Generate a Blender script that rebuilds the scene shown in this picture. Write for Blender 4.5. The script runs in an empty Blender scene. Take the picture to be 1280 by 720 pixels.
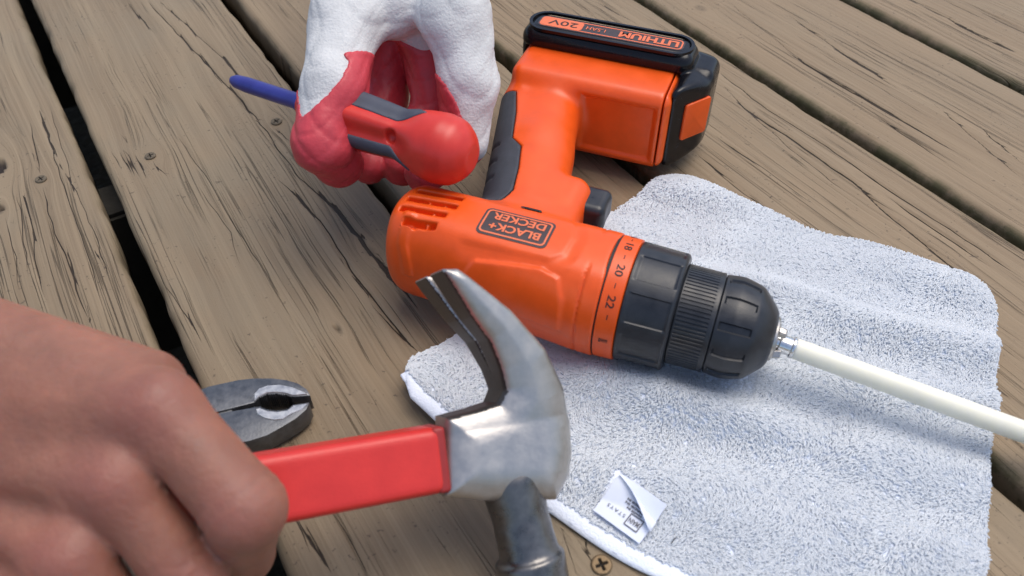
import bpy, bmesh, math, random
import numpy as np
from mathutils import Vector, Matrix
from mathutils.bvhtree import BVHTree
random.seed(3); RNG = np.random.default_rng(7)
R = math.radians
SC = bpy.context.scene
COL = SC.collection

# ------------------------------------------------------------------ camera, sky, sun, exposure
CAM_H, PITCH, FPX = 0.3144, R(46.04), 1000.0
cd = bpy.data.cameras.new('camera'); cam = bpy.data.objects.new('camera', cd); COL.objects.link(cam)
cam.location = (0, 0, CAM_H); cam.rotation_euler = (R(90) - PITCH, 0, 0)
cd.sensor_width = 36; cd.lens = 36 * FPX / 1280; cd.clip_start = 0.01; cd.clip_end = 500
cd.dof.use_dof = True; cd.dof.focus_distance = 0.46; cd.dof.aperture_fstop = 12
SC.camera = cam
SUN_EL, SUN_AZ = R(72), R(60)                 # azimuth measured from +Y towards +X
w = bpy.data.worlds.new('World'); SC.world = w; w.use_nodes = True
nt = w.node_tree; nt.nodes.clear()
sky = nt.nodes.new('ShaderNodeTexSky'); sky.sky_type = 'NISHITA'; sky.sun_disc = False
sky.sun_elevation = SUN_EL; sky.sun_rotation = SUN_AZ; sky.air_density = 1.0; sky.dust_density = 3.0; sky.ozone_density = 1.0
bg = nt.nodes.new('ShaderNodeBackground'); bg.inputs['Strength'].default_value = 0.15
wo = nt.nodes.new('ShaderNodeOutputWorld')
nt.links.new(sky.outputs[0], bg.inputs[0]); nt.links.new(bg.outputs[0], wo.inputs[0])
sl = bpy.data.lights.new('sun', 'SUN'); sl.energy = 1.5; sl.angle = R(50); sl.color = (1, .95, .86)
so = bpy.data.objects.new('sun', sl); COL.objects.link(so)
sdir = Vector((math.sin(SUN_AZ) * math.cos(SUN_EL), math.cos(SUN_AZ) * math.cos(SUN_EL), math.sin(SUN_EL)))
so.rotation_euler = sdir.to_track_quat('Z', 'Y').to_euler(); so.location = sdir * 3
SC.view_settings.view_transform = 'Standard'; SC.view_settings.look = 'None'
SC.view_settings.gamma = 1; SC.view_settings.use_curve_mapping = False
SC.view_settings.exposure = 0.32
SC.cycles.max_bounces = 10; SC.cycles.diffuse_bounces = 6; SC.cycles.glossy_bounces = 4; SC.cycles.transmission_bounces = 4

# ------------------------------------------------------------------ helpers
def ray(px, py):
    x = (px - 640) / FPX; y = -(py - 360) / FPX
    return np.array([x, y * math.sin(PITCH) + math.cos(PITCH), y * math.cos(PITCH) - math.sin(PITCH)])
def pt(px, py, z=0.0):                        # surveyed point: sight line meets the height z
    d = ray(px, py); return np.array([0, 0, CAM_H]) + d * ((z - CAM_H) / d[2])
def pd(px, py, depth):                        # surveyed point at a measured distance
    return np.array([0, 0, CAM_H]) + ray(px, py) * depth

def mesh_np(name, V, F, smooth=True):
    V = np.asarray(V, np.float32); me = bpy.data.meshes.new(name)
    if isinstance(F, np.ndarray):
        n, k = F.shape
        me.vertices.add(len(V)); me.vertices.foreach_set('co', V.ravel())
        me.loops.add(n * k); me.loops.foreach_set('vertex_index', F.astype(np.int32).ravel())
        me.polygons.add(n); me.polygons.foreach_set('loop_start', np.arange(0, n * k, k, dtype=np.int32))
        try: me.polygons.foreach_set('loop_total', np.full(n, k, np.int32))
        except Exception: pass
        me.update(calc_edges=True)
    else:
        me.from_pydata([tuple(map(float, v)) for v in V], [], [tuple(map(int, f)) for f in F])
    me.validate()
    me.polygons.foreach_set('use_smooth', np.full(len(me.polygons), smooth, bool))
    return me
def link(name, me, mat=None, parent=None):
    o = bpy.data.objects.new(name, me); COL.objects.link(o)
    if mat and me is not None: me.materials.clear(); me.materials.append(mat)
    if parent: o.parent = parent
    return o
def empty(name, M=None):
    o = bpy.data.objects.new(name, None); COL.objects.link(o); o.empty_display_size = .02
    if M is not None: o.matrix_world = M
    return o
def tag(o, label=None, cat=None, group=None, kind=None):
    if label: o['label'] = label
    if cat: o['category'] = cat
    if group: o['group'] = group
    if kind: o['kind'] = kind
    return o

def smooth_by_angle(me, deg=35):
    bm = bmesh.new(); bm.from_mesh(me)
    for e in bm.edges:
        e.smooth = not (len(e.link_faces) == 2 and e.calc_face_angle(0) > R(deg))
    for f in bm.faces: f.smooth = True
    bm.to_mesh(me); bm.free(); return me

def extrude_poly(name, pts, z0, z1, bevel=0.0, segs=2, deg=35):
    bm = bmesh.new()
    vs = [bm.verts.new((p[0], p[1], z0)) for p in pts]
    f = bm.faces.new(vs); bm.normal_update()
    if f.normal.z > 0: f.normal_flip()
    r = bmesh.ops.extrude_face_region(bm, geom=[f])
    for g in r['geom']:
        if isinstance(g, bmesh.types.BMVert): g.co.z = z1
    bmesh.ops.recalc_face_normals(bm, faces=bm.faces)
    if bevel:
        es = [e for e in bm.edges if len(e.link_faces) == 2 and e.calc_face_angle(0) > R(50)]
        bmesh.ops.bevel(bm, geom=es, offset=bevel, segments=segs, affect='EDGES', profile=.5, clamp_overlap=True)
    me = bpy.data.meshes.new(name); bm.to_mesh(me); bm.free()
    return smooth_by_angle(me, deg)

def lathe(name, prof, n=96, axis='x', fn=None, deg=35):
    """prof: list of (x, r); fn(x, ang, r) -> r"""
    V = []; F = []
    for (x, r) in prof:
        for j in range(n):
            a = 2 * math.pi * j / n
            rr = fn(x, a, r) if fn else r
            V.append((x, rr * math.cos(a), rr * math.sin(a)))
    m = len(prof)
    for i in range(m - 1):
        for j in range(n):
            F.append((i * n + j, (i + 1) * n + j, (i + 1) * n + (j + 1) % n, i * n + (j + 1) % n)[::-1])
    F.append(tuple(range(n))); F.append(tuple(range((m - 1) * n, m * n))[::-1])
    me = mesh_np(name, V, F)
    return smooth_by_angle(me, deg)

def rrect(x0, x1, y0, y1, r, n=6):
    out = []
    for cx, cy, a0 in ((x1 - r, y1 - r, 0), (x0 + r, y1 - r, 90), (x0 + r, y0 + r, 180), (x1 - r, y0 + r, 270)):
        for i in range(n + 1):
            a = R(a0 + 90 * i / n); out.append((cx + r * math.cos(a), cy + r * math.sin(a)))
    return out

# ---- signed distance modelling (surface nets)
def smin(a, b, k):
    h = np.clip(.5 + .5 * (b - a) / k, 0, 1); return b + (a - b) * h - k * h * (1 - h)
def smax(a, b, k): return -smin(-a, -b, k)
def cone(p, a, b, ra, rb):
    a = np.asarray(a, float); b = np.asarray(b, float); ba = b - a; L = ba @ ba
    t = np.clip(((p[0] - a[0]) * ba[0] + (p[1] - a[1]) * ba[1] + (p[2] - a[2]) * ba[2]) / L, 0, 1)
    dx = p[0] - a[0] - t * ba[0]; dy = p[1] - a[1] - t * ba[1]; dz = p[2] - a[2] - t * ba[2]
    return np.sqrt(dx * dx + dy * dy + dz * dz) - (ra + (rb - ra) * t)
def box(p, c, h, r):
    q = [np.abs(p[i] - c[i]) - h[i] + r for i in range(3)]
    return np.sqrt(sum(np.maximum(v, 0) ** 2 for v in q)) + np.minimum(np.maximum(np.maximum(q[0], q[1]), q[2]), 0) - r
def cyl_x(p, x0, x1, rad, r, cy=0, cz=0):
    d = np.sqrt((p[1] - cy) ** 2 + (p[2] - cz) ** 2) - rad + r
    e = np.abs(p[0] - (x0 + x1) / 2) - (x1 - x0) / 2 + r
    return np.sqrt(np.maximum(d, 0) ** 2 + np.maximum(e, 0) ** 2) + np.minimum(np.maximum(d, e), 0) - r
def poly2(x, y, P):
    P = np.asarray(P, float); n = len(P)
    d = np.full(np.broadcast(x, y).shape, 1e18); s = np.ones(d.shape)
    j = n - 1
    for i in range(n):
        ex, ey = P[j] - P[i]; wx = x - P[i][0]; wy = y - P[i][1]
        t = np.clip((wx * ex + wy * ey) / (ex * ex + ey * ey), 0, 1)
        d = np.minimum(d, (wx - ex * t) ** 2 + (wy - ey * t) ** 2)
        c1 = y >= P[i][1]; c2 = y < P[j][1]; c3 = ex * wy > ey * wx
        s = np.where((c1 & c2 & c3) | (~c1 & ~c2 & ~c3), -s, s); j = i
    return s * np.sqrt(d)
def snet(f, lo, hi, h, proj=2):
    lo = np.asarray(lo, float); n = np.ceil((np.asarray(hi) - lo) / h).astype(int) + 1
    ax = [lo[i] + h * np.arange(n[i]) for i in range(3)]
    nc = (n + 3) // 4                                             # coarse pass, then exact values near the surface only
    Pc = np.meshgrid(*[lo[i] + h * (4 * np.arange(nc[i]) + 1.5) for i in range(3)], indexing='ij')
    Dc = np.asarray(f(Pc), np.float32)
    D = np.repeat(np.repeat(np.repeat(Dc, 4, 0), 4, 1), 4, 2)[:n[0], :n[1], :n[2]].copy()
    near = np.argwhere(np.abs(D) < 6.5 * h)
    D[near[:, 0], near[:, 1], near[:, 2]] = f([lo[i] + h * near[:, i] for i in range(3)])
    S = D < 0
    cnt = np.zeros(n - 1, np.int8); O = [(i, j, k) for i in (0, 1) for j in (0, 1) for k in (0, 1)]
    sub = lambda A, o: A[o[0]:o[0] + n[0] - 1, o[1]:o[1] + n[1] - 1, o[2]:o[2] + n[2] - 1]
    for o in O: cnt += sub(S, o)
    m = (cnt > 0) & (cnt < 8); I = np.argwhere(m); idx = np.full(n - 1, -1, np.int64); idx[m] = np.arange(len(I))
    acc = np.zeros((len(I), 3)); c = np.zeros(len(I))
    for o in O:
        for a in range(3):
            if o[a]: continue
            q = list(o); q[a] = 1
            d0 = D[I[:, 0] + o[0], I[:, 1] + o[1], I[:, 2] + o[2]]; d1 = D[I[:, 0] + q[0], I[:, 1] + q[1], I[:, 2] + q[2]]
            k = (d0 < 0) != (d1 < 0); t = np.where(k, d0 / np.where(k, d0 - d1, 1), 0)
            pos = np.tile(np.array(o, float), (len(I), 1)); pos[:, a] += t
            acc[k] += pos[k]; c[k] += 1
    V = lo + h * (I + acc / c[:, None])
    Q = []
    for a in range(3):
        b, e = (a + 1) % 3, (a + 2) % 3
        sl0 = [slice(None)] * 3; sl1 = [slice(None)] * 3
        sl0[a] = slice(0, n[a] - 1); sl1[a] = slice(1, n[a])
        for ax_ in (b, e): sl0[ax_] = slice(1, n[ax_] - 1); sl1[ax_] = slice(1, n[ax_] - 1)
        s0 = S[tuple(sl0)]; s1 = S[tuple(sl1)]
        K = np.argwhere(s0 != s1); fl = s0[s0 != s1]
        K[:, b] += 1; K[:, e] += 1
        def cell(db, de):
            G = K.copy(); G[:, b] += db; G[:, e] += de; return idx[G[:, 0], G[:, 1], G[:, 2]]
        q = np.stack([cell(-1, -1), cell(0, -1), cell(0, 0), cell(-1, 0)], 1)
        q[~fl] = q[~fl][:, ::-1]; Q.append(q)
    Q = np.concatenate(Q); Q = Q[(Q >= 0).all(1)]
    eps = h * .25
    for _ in range(proj):
        p = [V[:, 0], V[:, 1], V[:, 2]]; d = f(p); g = np.zeros_like(V)
        for a in range(3):
            pp = list(p); pp[a] = p[a] + eps; pm = list(p); pm[a] = p[a] - eps
            g[:, a] = (f(pp) - f(pm)) / (2 * eps)
        step = np.clip(d / np.maximum((g * g).sum(1), .3), -h * .6, h * .6)
        V = V - step[:, None] * g
    return V, Q

# ---- materials
MATS = {}
def mat(name, col, rough=.5, metal=0, var=.0, vscale=60, bump=0, bscale=400, spec=.5, sss=0, sssr=(1, .3, .15), coat=0, edge=None, rvar=.0, detail=6):
    if name in MATS: return MATS[name]
    m = bpy.data.materials.new(name); m.use_nodes = True; nt = m.node_tree; b = nt.nodes['Principled BSDF']
    N, L = nt.nodes.new, nt.links.new
    b.inputs['Base Color'].default_value = (*col, 1); b.inputs['Roughness'].default_value = rough; b.inputs['Metallic'].default_value = metal
    b.inputs['Specular IOR Level'].default_value = spec; b.inputs['Coat Weight'].default_value = coat
    if sss:
        b.inputs['Subsurface Weight'].default_value = 1; b.inputs['Subsurface Scale'].default_value = sss; b.inputs['Subsurface Radius'].default_value = sssr
    tc = N('ShaderNodeTexCoord')
    if var:
        nz = N('ShaderNodeTexNoise'); nz.inputs['Scale'].default_value = vscale; nz.inputs['Detail'].default_value = detail; nz.inputs['Roughness'].default_value = .65
        L(tc.outputs['Object'], nz.inputs['Vector'])
        mx = N('ShaderNodeMix'); mx.data_type = 'RGBA'
        mx.inputs[6].default_value = (*[c * (1 - var) for c in col], 1); mx.inputs[7].default_value = (*[min(1, c * (1 + var)) for c in col], 1)
        mp = N('ShaderNodeMapRange'); mp.inputs[1].default_value = .3; mp.inputs[2].default_value = .7
        L(nz.outputs[0], mp.inputs[0]); L(mp.outputs[0], mx.inputs[0]); L(mx.outputs[2], b.inputs['Base Color'])
        if rvar:
            m2 = N('ShaderNodeMapRange'); m2.inputs[1].default_value = .3; m2.inputs[2].default_value = .7
            m2.inputs[3].default_value = rough - rvar; m2.inputs[4].default_value = rough + rvar
            L(nz.outputs[0], m2.inputs[0]); L(m2.outputs[0], b.inputs['Roughness'])
    if bump:
        nb = N('ShaderNodeTexNoise'); nb.inputs['Scale'].default_value = bscale; nb.inputs['Detail'].default_value = 4
        L(tc.outputs['Object'], nb.inputs['Vector'])
        bp = N('ShaderNodeBump'); bp.inputs['Strength'].default_value = 1; bp.inputs['Distance'].default_value = bump
        L(nb.outputs[0], bp.inputs['Height']); L(bp.outputs[0], b.inputs['Normal'])
    MATS[name] = m; return m

M_ORANGE = mat('orange_plastic', (.79, .092, .007), .36, spec=.5, var=.07, vscale=90, bump=.00004, bscale=1400, rvar=.06)
M_ORANGE2 = mat('orange_print', (.74, .16, .06), .5, var=.05, vscale=300)
M_CHAR = mat('charcoal_plastic', (.017, .019, .024), .36, var=.4, vscale=120, bump=.00005, bscale=1200, rvar=.1)
M_RUBBER = mat('charcoal_rubber', (.035, .04, .052), .6, var=.2, vscale=150, bump=.00006, bscale=1500)
M_BLACK = mat('glossy_black_plastic', (.006, .006, .008), .22, spec=.35, var=.3, vscale=120, rvar=.08)
M_DARK = mat('dark_recess', (.012, .008, .008), .6, var=.2)
M_BADGE = mat('badge_print', (.045, .03, .032), .45, var=.15, vscale=200)
M_INK = mat('black_ink', (.03, .012, .01), .6, var=.1)
M_CHROME = mat('bright_zinc_steel', (.75, .75, .74), .22, metal=1, var=.12, vscale=200, rvar=.1)
M_JAWS = mat('chuck_jaw_steel', (.5, .47, .43), .32, metal=1, var=.2, vscale=300, rvar=.1)

# ------------------------------------------------------------------ ground and deck
BA = R(31.94); DV = np.array([-math.sin(BA), math.cos(BA)]); TV = np.array([math.cos(BA), math.sin(BA)])
def st(p): return float(p[0] * DV[0] + p[1] * DV[1]), float(p[0] * TV[0] + p[1] * TV[1])
T0, PITCHB, GAP, THK = -.0089, .1474, .0092, .034

def wood_material():
    m = bpy.data.materials.new('weathered_deck_wood'); m.use_nodes = True; nt = m.node_tree; b = nt.nodes['Principled BSDF']
    N, L = nt.nodes.new, nt.links.new
    def math_(op, a, bb=None, c=None):
        n = N('ShaderNodeMath'); n.operation = op
        for i, v in enumerate((a, bb, c)):
            if v is None: continue
            if isinstance(v, (int, float)): n.inputs[i].default_value = v
            else: L(v, n.inputs[i])
        return n.outputs[0]
    def rng(v, a, c, d=0., e=1., st_='SMOOTHSTEP'):
        n = N('ShaderNodeMapRange'); n.interpolation_type = st_
        for i, x in enumerate((a, c, d, e)):
            n.inputs[i + 1].default_value = x
        L(v, n.inputs[0]); return n.outputs[0]
    def noise(vec, sc, det=4, ro=.6):
        mp = N('ShaderNodeMapping'); mp.inputs['Scale'].default_value = sc; L(vec, mp.inputs['Vector'])
        n = N('ShaderNodeTexNoise'); n.inputs['Scale'].default_value = 1; n.inputs['Detail'].default_value = det; n.inputs['Roughness'].default_value = ro
        L(mp.outputs[0], n.inputs['Vector']); return n.outputs[0]
    def mix(f, a, bb, mode='MIX'):
        n = N('ShaderNodeMix'); n.data_type = 'RGBA'; n.blend_type = mode
        if isinstance(f, (int, float)): n.inputs[0].default_value = f
        else: L(f, n.inputs[0])
        for i, v in ((6, a), (7, bb)):
            if isinstance(v, tuple): n.inputs[i].default_value = (*v, 1)
            else: L(v, n.inputs[i])
        return n.outputs[2]
    at = N('ShaderNodeAttribute'); at.attribute_name = 'grain'; g = at.outputs['Vector']        # (s, deflected t, seed)
    ac = N('ShaderNodeAttribute'); ac.attribute_name = 'crack'                                  # (signed product, weight, width)
    sx = N('ShaderNodeSeparateXYZ'); L(ac.outputs['Vector'], sx.inputs[0])
    am = N('ShaderNodeAttribute'); am.attribute_name = 'tone'                                   # (warmth, moss, knot)
    sm = N('ShaderNodeSeparateXYZ'); L(am.outputs['Vector'], sm.inputs[0])
    tc = N('ShaderNodeTexCoord')
    # hero cracks
    wv = math_('MULTIPLY', sx.outputs[1], math_('MULTIPLY_ADD', noise(g, (90, 300, 1)), 1.1, .35))
    cr = math_('SUBTRACT', 1.0, math_('DIVIDE', math_('ABSOLUTE', sx.outputs[0]), math_('MAXIMUM', wv, .0001)))
    cr = rng(cr, 0., .55)
    # growth-ring streaks and fine checks
    n1 = noise(g, (2.4, 190, 7), 3, .55); n2 = noise(g, (5, 700, 3), 4, .6); n3 = noise(g, (3.2, 60, 5), 3, .55)
    ring = math_('ABSOLUTE', math_('SUBTRACT', n1, .5))
    line = rng(ring, .0, .016, 1, 0)
    lmask = rng(noise(g, (4, 40, 11), 3, .6), .46, .60)
    fine = math_('MULTIPLY', line, lmask)
    n4 = noise(g, (9, 1300, 2), 3, .6)
    hair = math_('MULTIPLY', rng(n4, .62, .74), rng(noise(g, (5, 60, 21), 3), .45, .65))
    tone = mix(rng(n3, .3, .72), (.190, .140, .086), (.258, .194, .120))
    tone = mix(math_('MULTIPLY', rng(n1, .35, .7), .4), tone, (.172, .120, .07))
    tone = mix(math_('MULTIPLY', rng(n2, .4, .75), .35), tone, (.315, .246, .16))
    big = noise(tc.outputs['Object'], (9, 9, 9), 4, .6)
    tone = mix(math_('MULTIPLY', rng(big, .42, .68), .45), tone, (.208, .173, .118))           # grey weathering
    tone = mix(math_('MULTIPLY', sm.outputs[0], .5), tone, (.275, .188, .106))                 # warmer boards
    spk = rng(noise(tc.outputs['Object'], (420, 420, 420), 2, .5), .66, .72)
    spk = math_('MULTIPLY', spk, rng(noise(tc.outputs['Object'], (16, 16, 16), 3), .45, .57))
    tone = mix(math_('MULTIPLY', spk, .7), tone, (.06, .042, .03))
    mossn = math_('MULTIPLY', sm.outputs[1], rng(noise(tc.outputs['Object'], (60, 60, 60), 5, .7), .32, .6))
    tone = mix(math_('MULTIPLY', mossn, .85), tone, (.085, .078, .03))
    tone = mix(math_('MULTIPLY', hair, .32), tone, (.10, .075, .05))
    tone = mix(math_('MULTIPLY', fine, .62), tone, (.055, .036, .018))
    tone = mix(sm.outputs[2], tone, (.022, .014, .009))
    tone = mix(cr, tone, (.030, .018, .008))
    L(tone, b.inputs['Base Color'])
    b.inputs['Roughness'].default_value = .66; b.inputs['Specular IOR Level'].default_value = .4
    h = math_('ADD', math_('MULTIPLY', n1, .35), math_('MULTIPLY', n2, .35))
    h = math_('SUBTRACT', h, math_('MULTIPLY', fine, .8)); h = math_('SUBTRACT', h, math_('MULTIPLY', cr, 1.6)); h = math_('SUBTRACT', h, math_('MULTIPLY', hair, .35))
    h = math_('ADD', h, math_('MULTIPLY', noise(tc.outputs['Object'], (900, 900, 900), 3), .16))
    bp = N('ShaderNodeBump'); bp.inputs['Strength'].default_value = .9; bp.inputs['Distance'].default_value = .0011
    L(h, bp.inputs['Height']); L(bp.outputs[0], b.inputs['Normal'])
    return m
M_WOOD = wood_material()

CRACKS_PX = [  # surveyed drying cracks: ((image points), half width mm)
    ([(183, 0), (200, 17), (253, 73), (320, 143), (373, 220), (427, 267), (480, 333), (520, 380)], .75),
    ([(157, 0), (175, 22), (193, 40)], .4), ([(200, 0), (280, 73), (313, 112)], .5),
    ([(220, 167), (260, 226), (293, 280), (333, 347)], .4), ([(347, 222), (400, 273), (427, 318), (480, 388), (524, 440)], .8),
    ([(465, 378), (492, 408), (519, 437)], .6), ([(247, 230), (287, 290), (300, 330)], .35), ([(190, 325), (230, 390), (255, 430)], .35),
    ([(931, 133), (985, 167), (1068, 225), (1118, 271), (1152, 300), (1215, 352)], .9), ([(893, 83), (960, 133), (1035, 179), (1110, 233), (1214, 300), (1279, 345)], .9),
    ([(1110, 243), (1160, 277), (1240, 331)], .9), ([(905, 105), (950, 150), (1010, 200), (1060, 240)], .5), ([(893, 166), (960, 212), (1020, 255)], .6),
    ([(870, 190), (920, 230), (960, 262)], .5), ([(985, 17), (1077, 79), (1127, 112)], .6), ([(985, 62), (1040, 98), (1093, 129), (1197, 188)], .8),
    ([(1093, 141), (1140, 173), (1190, 205)], .6), ([(1152, 4), (1210, 35), (1278, 67)], .8), ([(1205, 0), (1278, 35)], .5), ([(1218, 150), (1279, 204)], .6), ([(1170, 130), (1230, 180), (1279, 222)], .5),
    ([(910, 0), (960, 40), (1010, 78)], .35), ([(1020, 60), (1100, 108), (1170, 150)], .35),
    ([(35, 150), (49, 212)], .6), ([(53, 232), (68, 290), (90, 345), (110, 400)], .6), ([(45, 130), (75, 222), (110, 320), (125, 370)], .45),
    ([(60, 130), (95, 240), (136, 340)], .35), ([(26, 232), (37, 270), (42, 320), (55, 372)], .5), ([(20, 240), (27, 275), (28, 300), (36, 340)], .5), ([(5, 270), (18, 320), (25, 362)], .4),
    ([(367, 634), (390, 680), (413, 720)], .7), ([(410, 628), (434, 670), (460, 718)], .5), ([(535, 655), (570, 705)], .4), ([(455, 480), (478, 520)], .35),
    ([(700, 655), (712, 690), (722, 720)], .6), ([(718, 650), (738, 690), (750, 706)], .6), ([(760, 708), (775, 740)], .5),
    ([(137, 187), (151, 208)], .8), ([(146, 185), (163, 214)], .8), ([(156, 184), (173, 218)], .9), ([(166, 190), (183, 218)], .7), ([(192, 199), (208, 219)], .8), ([(150, 166), (160, 176)], .5), ([(345, 158), (362, 176)], .6), ([(318, 148), (334, 146)], .4),
    ([(640, 45), (700, 95)], .4), ([(655, 5), (690, 30)], .4), ([(1240, 420), (1279, 450)], .7), ([(1236, 470), (1279, 508)], .6), ([(1236, 395), (1279, 424)], .5), ([(1240, 560), (1279, 592)], .5), ([(1222, 610), (1270, 655)], .5),
    ([(700, 0), (760, 40)], .4), ([(745, 0), (800, 30)], .35), ([(640, 210), (600, 180), (592, 150)], .4),
]
CR = []
for pts, hw in CRACKS_PX:
    q = sorted(st(pt(*p)) for p in pts); CR.append((np.array([a for a, _ in q]), np.array([c for _, c in q]), hw))
KNOTS = [(pt(-8, 206), .0080, 1), (pt(-3, 259), .0036, .9), (pt(628, 214), .006, .35), (pt(462, 312), .004, .25), (pt(422, 410), .0022, .7), (pt(876, 8), .005, .3), (pt(1075, 218), .003, .1), (pt(190, 190), .004, 0), (pt(346, 150), .004, 0), (pt(50, 222), .003, 0)]

def smooth_noise(s, scale, seed):
    rg = np.random.default_rng(abs(seed)); n = int((s.max() - s.min()) / scale) + 4; v = rg.normal(size=n)
    return np.interp((s - s.min()) / scale, np.arange(n), v)

def build_board(k, fine):
    gp = lambda q: .0068 if q >= 3 else GAP
    ta = T0 + PITCHB * k + gp(k) / 2; tb = T0 + PITCHB * (k + 1) - gp(k + 1) / 2
    ds, dt = (.0034, .001) if fine else (.02, .006)
    S = np.concatenate([np.linspace(-1.2, -.2, 24), np.arange(-.17, .98, ds), np.linspace(1.0, 2.6, 34)]); r = .0062
    nt_ = int((tb - ta - 2 * r) / dt)
    prof = [(ta + .0005, -THK), (ta, -THK * .5), (ta, -r * 1.6)] + [(ta + r - r * math.cos(a), -r + r * math.sin(a)) for a in np.linspace(0, R(84), 8 if fine else 4)]
    prof += [(t, 0.) for t in np.linspace(ta + r, tb - r, nt_)]
    prof += [(tb - r + r * math.cos(a), -r + r * math.sin(a)) for a in np.linspace(R(84), 0, 8 if fine else 4)] + [(tb, -r * 1.6), (tb, -THK * .5), (tb - .0005, -THK)]
    prof = np.array(prof); ns, npf = len(S), len(prof)
    s = np.repeat(S[:, None], npf, 1); t = np.repeat(prof[None, :, 0], ns, 0).copy(); z = np.repeat(prof[None, :, 1], ns, 0).copy()
    edge = np.minimum(t - ta, tb - t); side = (np.sign(t - (ta + tb) / 2))
    wob = .0011 * smooth_noise(S, .045, 10 + k) + .0005 * smooth_noise(S, .012, 90 + k)
    wob2 = .0011 * smooth_noise(S, .05, 40 + k) + .0005 * smooth_noise(S, .013, 70 + k)
    near = np.exp(-(edge / .006) ** 2)
    t += near * np.where(side < 0, np.abs(wob)[:, None], -np.abs(wob2)[:, None])
    g = t + .0022 * smooth_noise(S, .17, 5 + k)[:, None] + .0008 * smooth_noise(S, .05, 15 + k)[:, None] * np.sin((t - ta) * 55)
    knot = np.zeros_like(t)
    for (p, kr, dk) in KNOTS:
        s0, t0 = st(p)
        if not (ta - .02 < t0 < tb + .02): continue
        dS = (s - s0) / 2.6; dT = t - t0; q = np.maximum(dS ** 2 + dT ** 2, 1e-9)
        g = g - dT * np.minimum(kr * kr * 1.6 / q, 1) * np.exp(-q / (kr * 7) ** 2)
        rr = np.sqrt(((s - s0) / 1.25) ** 2 + dT ** 2)
        knot = np.maximum(knot, dk * np.clip((kr - rr) / (kr * .35), 0, 1))
    prod = np.ones_like(t); wgt = np.zeros_like(t); CL = .0016
    rg = np.random.default_rng(200 + k)
    cr = list(CR)
    for _ in range(9):                                            # minor ones further along the board, out of the picture's middle
        c0 = rg.uniform(-.2, 1); L = rg.uniform(.04, .16); tt = rg.uniform(ta + .012, tb - .012)
        if -.03 < c0 < .75 and k < 4: continue
        cr.append((np.array([c0, c0 + L / 2, c0 + L]), np.array([tt, tt + rg.normal() * .001, tt + rg.normal() * .002]), rg.uniform(.3, .7)))
    for (cs, ct, hw) in cr:
        if ct.max() < ta or ct.min() > tb: continue
        tc = np.interp(S, cs, ct) + .00045 * smooth_noise(S, .011, int(abs(cs[0]) * 1e5) % 9999)
        tap = np.clip(np.minimum(S - cs[0], cs[-1] - S) / .018, 0, 1)
        tap = np.where((S >= cs[0]) & (S <= cs[-1]), np.maximum(tap, .12), 0)
        d = np.clip((t - tc[:, None]) / CL, -1, 1)
        act = (tap > 0)[:, None]
        prod = prod * d
        cl = 1 - np.abs(d) ** 4
        wgt = np.maximum(wgt, np.where(act, tap[:, None] * hw * .00062 / CL * (cl > .02), 0))
        z -= np.where(act & (edge > .004), .0012 * tap[:, None] * hw * np.exp(-((t - tc[:, None]) / .0011) ** 2), 0)
    top = np.clip(edge / .006, 0, 1)
    z += top * (.0005 * smooth_noise(S, .09, 60 + k)[:, None] - .0008 * ((t - (ta + tb) / 2) / .07) ** 2)
    if fine:
        f1 = np.sin(g * 900 + 1.7 * np.sin(g * 310 + k)) * .5 + np.sin(g * 1510 + s * 6) * .3
        z += top * .00016 * f1
    z -= knot * .0035 * (knot > .6)
    x = s * DV[0] + t * TV[0]; y = s * DV[1] + t * TV[1]
    V = np.stack([x, y, z - .0012], -1).reshape(-1, 3)
    i = np.arange(ns - 1)[:, None] * npf + np.arange(npf - 1)[None, :]
    F = np.stack([i, i + npf, i + npf + 1, i + 1], -1).reshape(-1, 4)
    j = np.arange(ns - 1) * npf
    F = np.concatenate([F, np.stack([j, j + npf - 1, j + 2 * npf - 1, j + npf], -1)])[:, ::-1]
    me = mesh_np('deck_board', V, F)
    if len(me.vertices) == len(V):
        for nm, a in (('grain', (s + 3.7 * k, g + .31 * k, np.full_like(s, k * .6))), ('crack', (prod, wgt, 0 * s)),
                      ('tone', (np.full_like(s, {-1: .0, 0: .05, 1: .5, 2: .75, 3: .8, 4: .7}.get(k, .4)),
                                (.75 * np.exp(-(np.maximum(edge, 0) / .0036) ** 2) * (k >= 2) + .25 * np.exp(-(np.maximum(edge, 0) / .003) ** 2)), knot))):
            at = me.attributes.new(nm, 'FLOAT_VECTOR', 'POINT'); at.data.foreach_set('vector', np.stack(a, -1).astype(np.float32).ravel())
    return me

deck = empty('deck'); tag(deck, 'weathered brown timber deck boards with dark gaps', None, kind='structure')
boards = {}
for k in range(-7, 12):
    boards[k] = link('deck_board', build_board(k, -1 <= k <= 4), M_WOOD, deck)
M_JOIST = mat('old_joist_wood', (.04, .036, .028), .9, var=.4, vscale=40, bump=.0006, bscale=160)
for s0 in (-.302, .104, .503, .905, 1.31, 1.71):
    c = DV * s0; L = 1.3
    bm = bmesh.new(); bmesh.ops.create_cube(bm, size=1)
    for v in bm.verts:
        a = v.co.x * 2 * L + .25; d = v.co.y * .038; q = c + TV * a + DV * d
        v.co = (q[0], q[1], -THK - .0025 - .07 + v.co.z * .14)
    bmesh.ops.bevel(bm, geom=bm.edges[:], offset=.003, segments=2, affect='EDGES')
    me = bpy.data.meshes.new('joist'); bm.to_mesh(me); bm.free(); link('joist', me, M_JOIST, deck)

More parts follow.
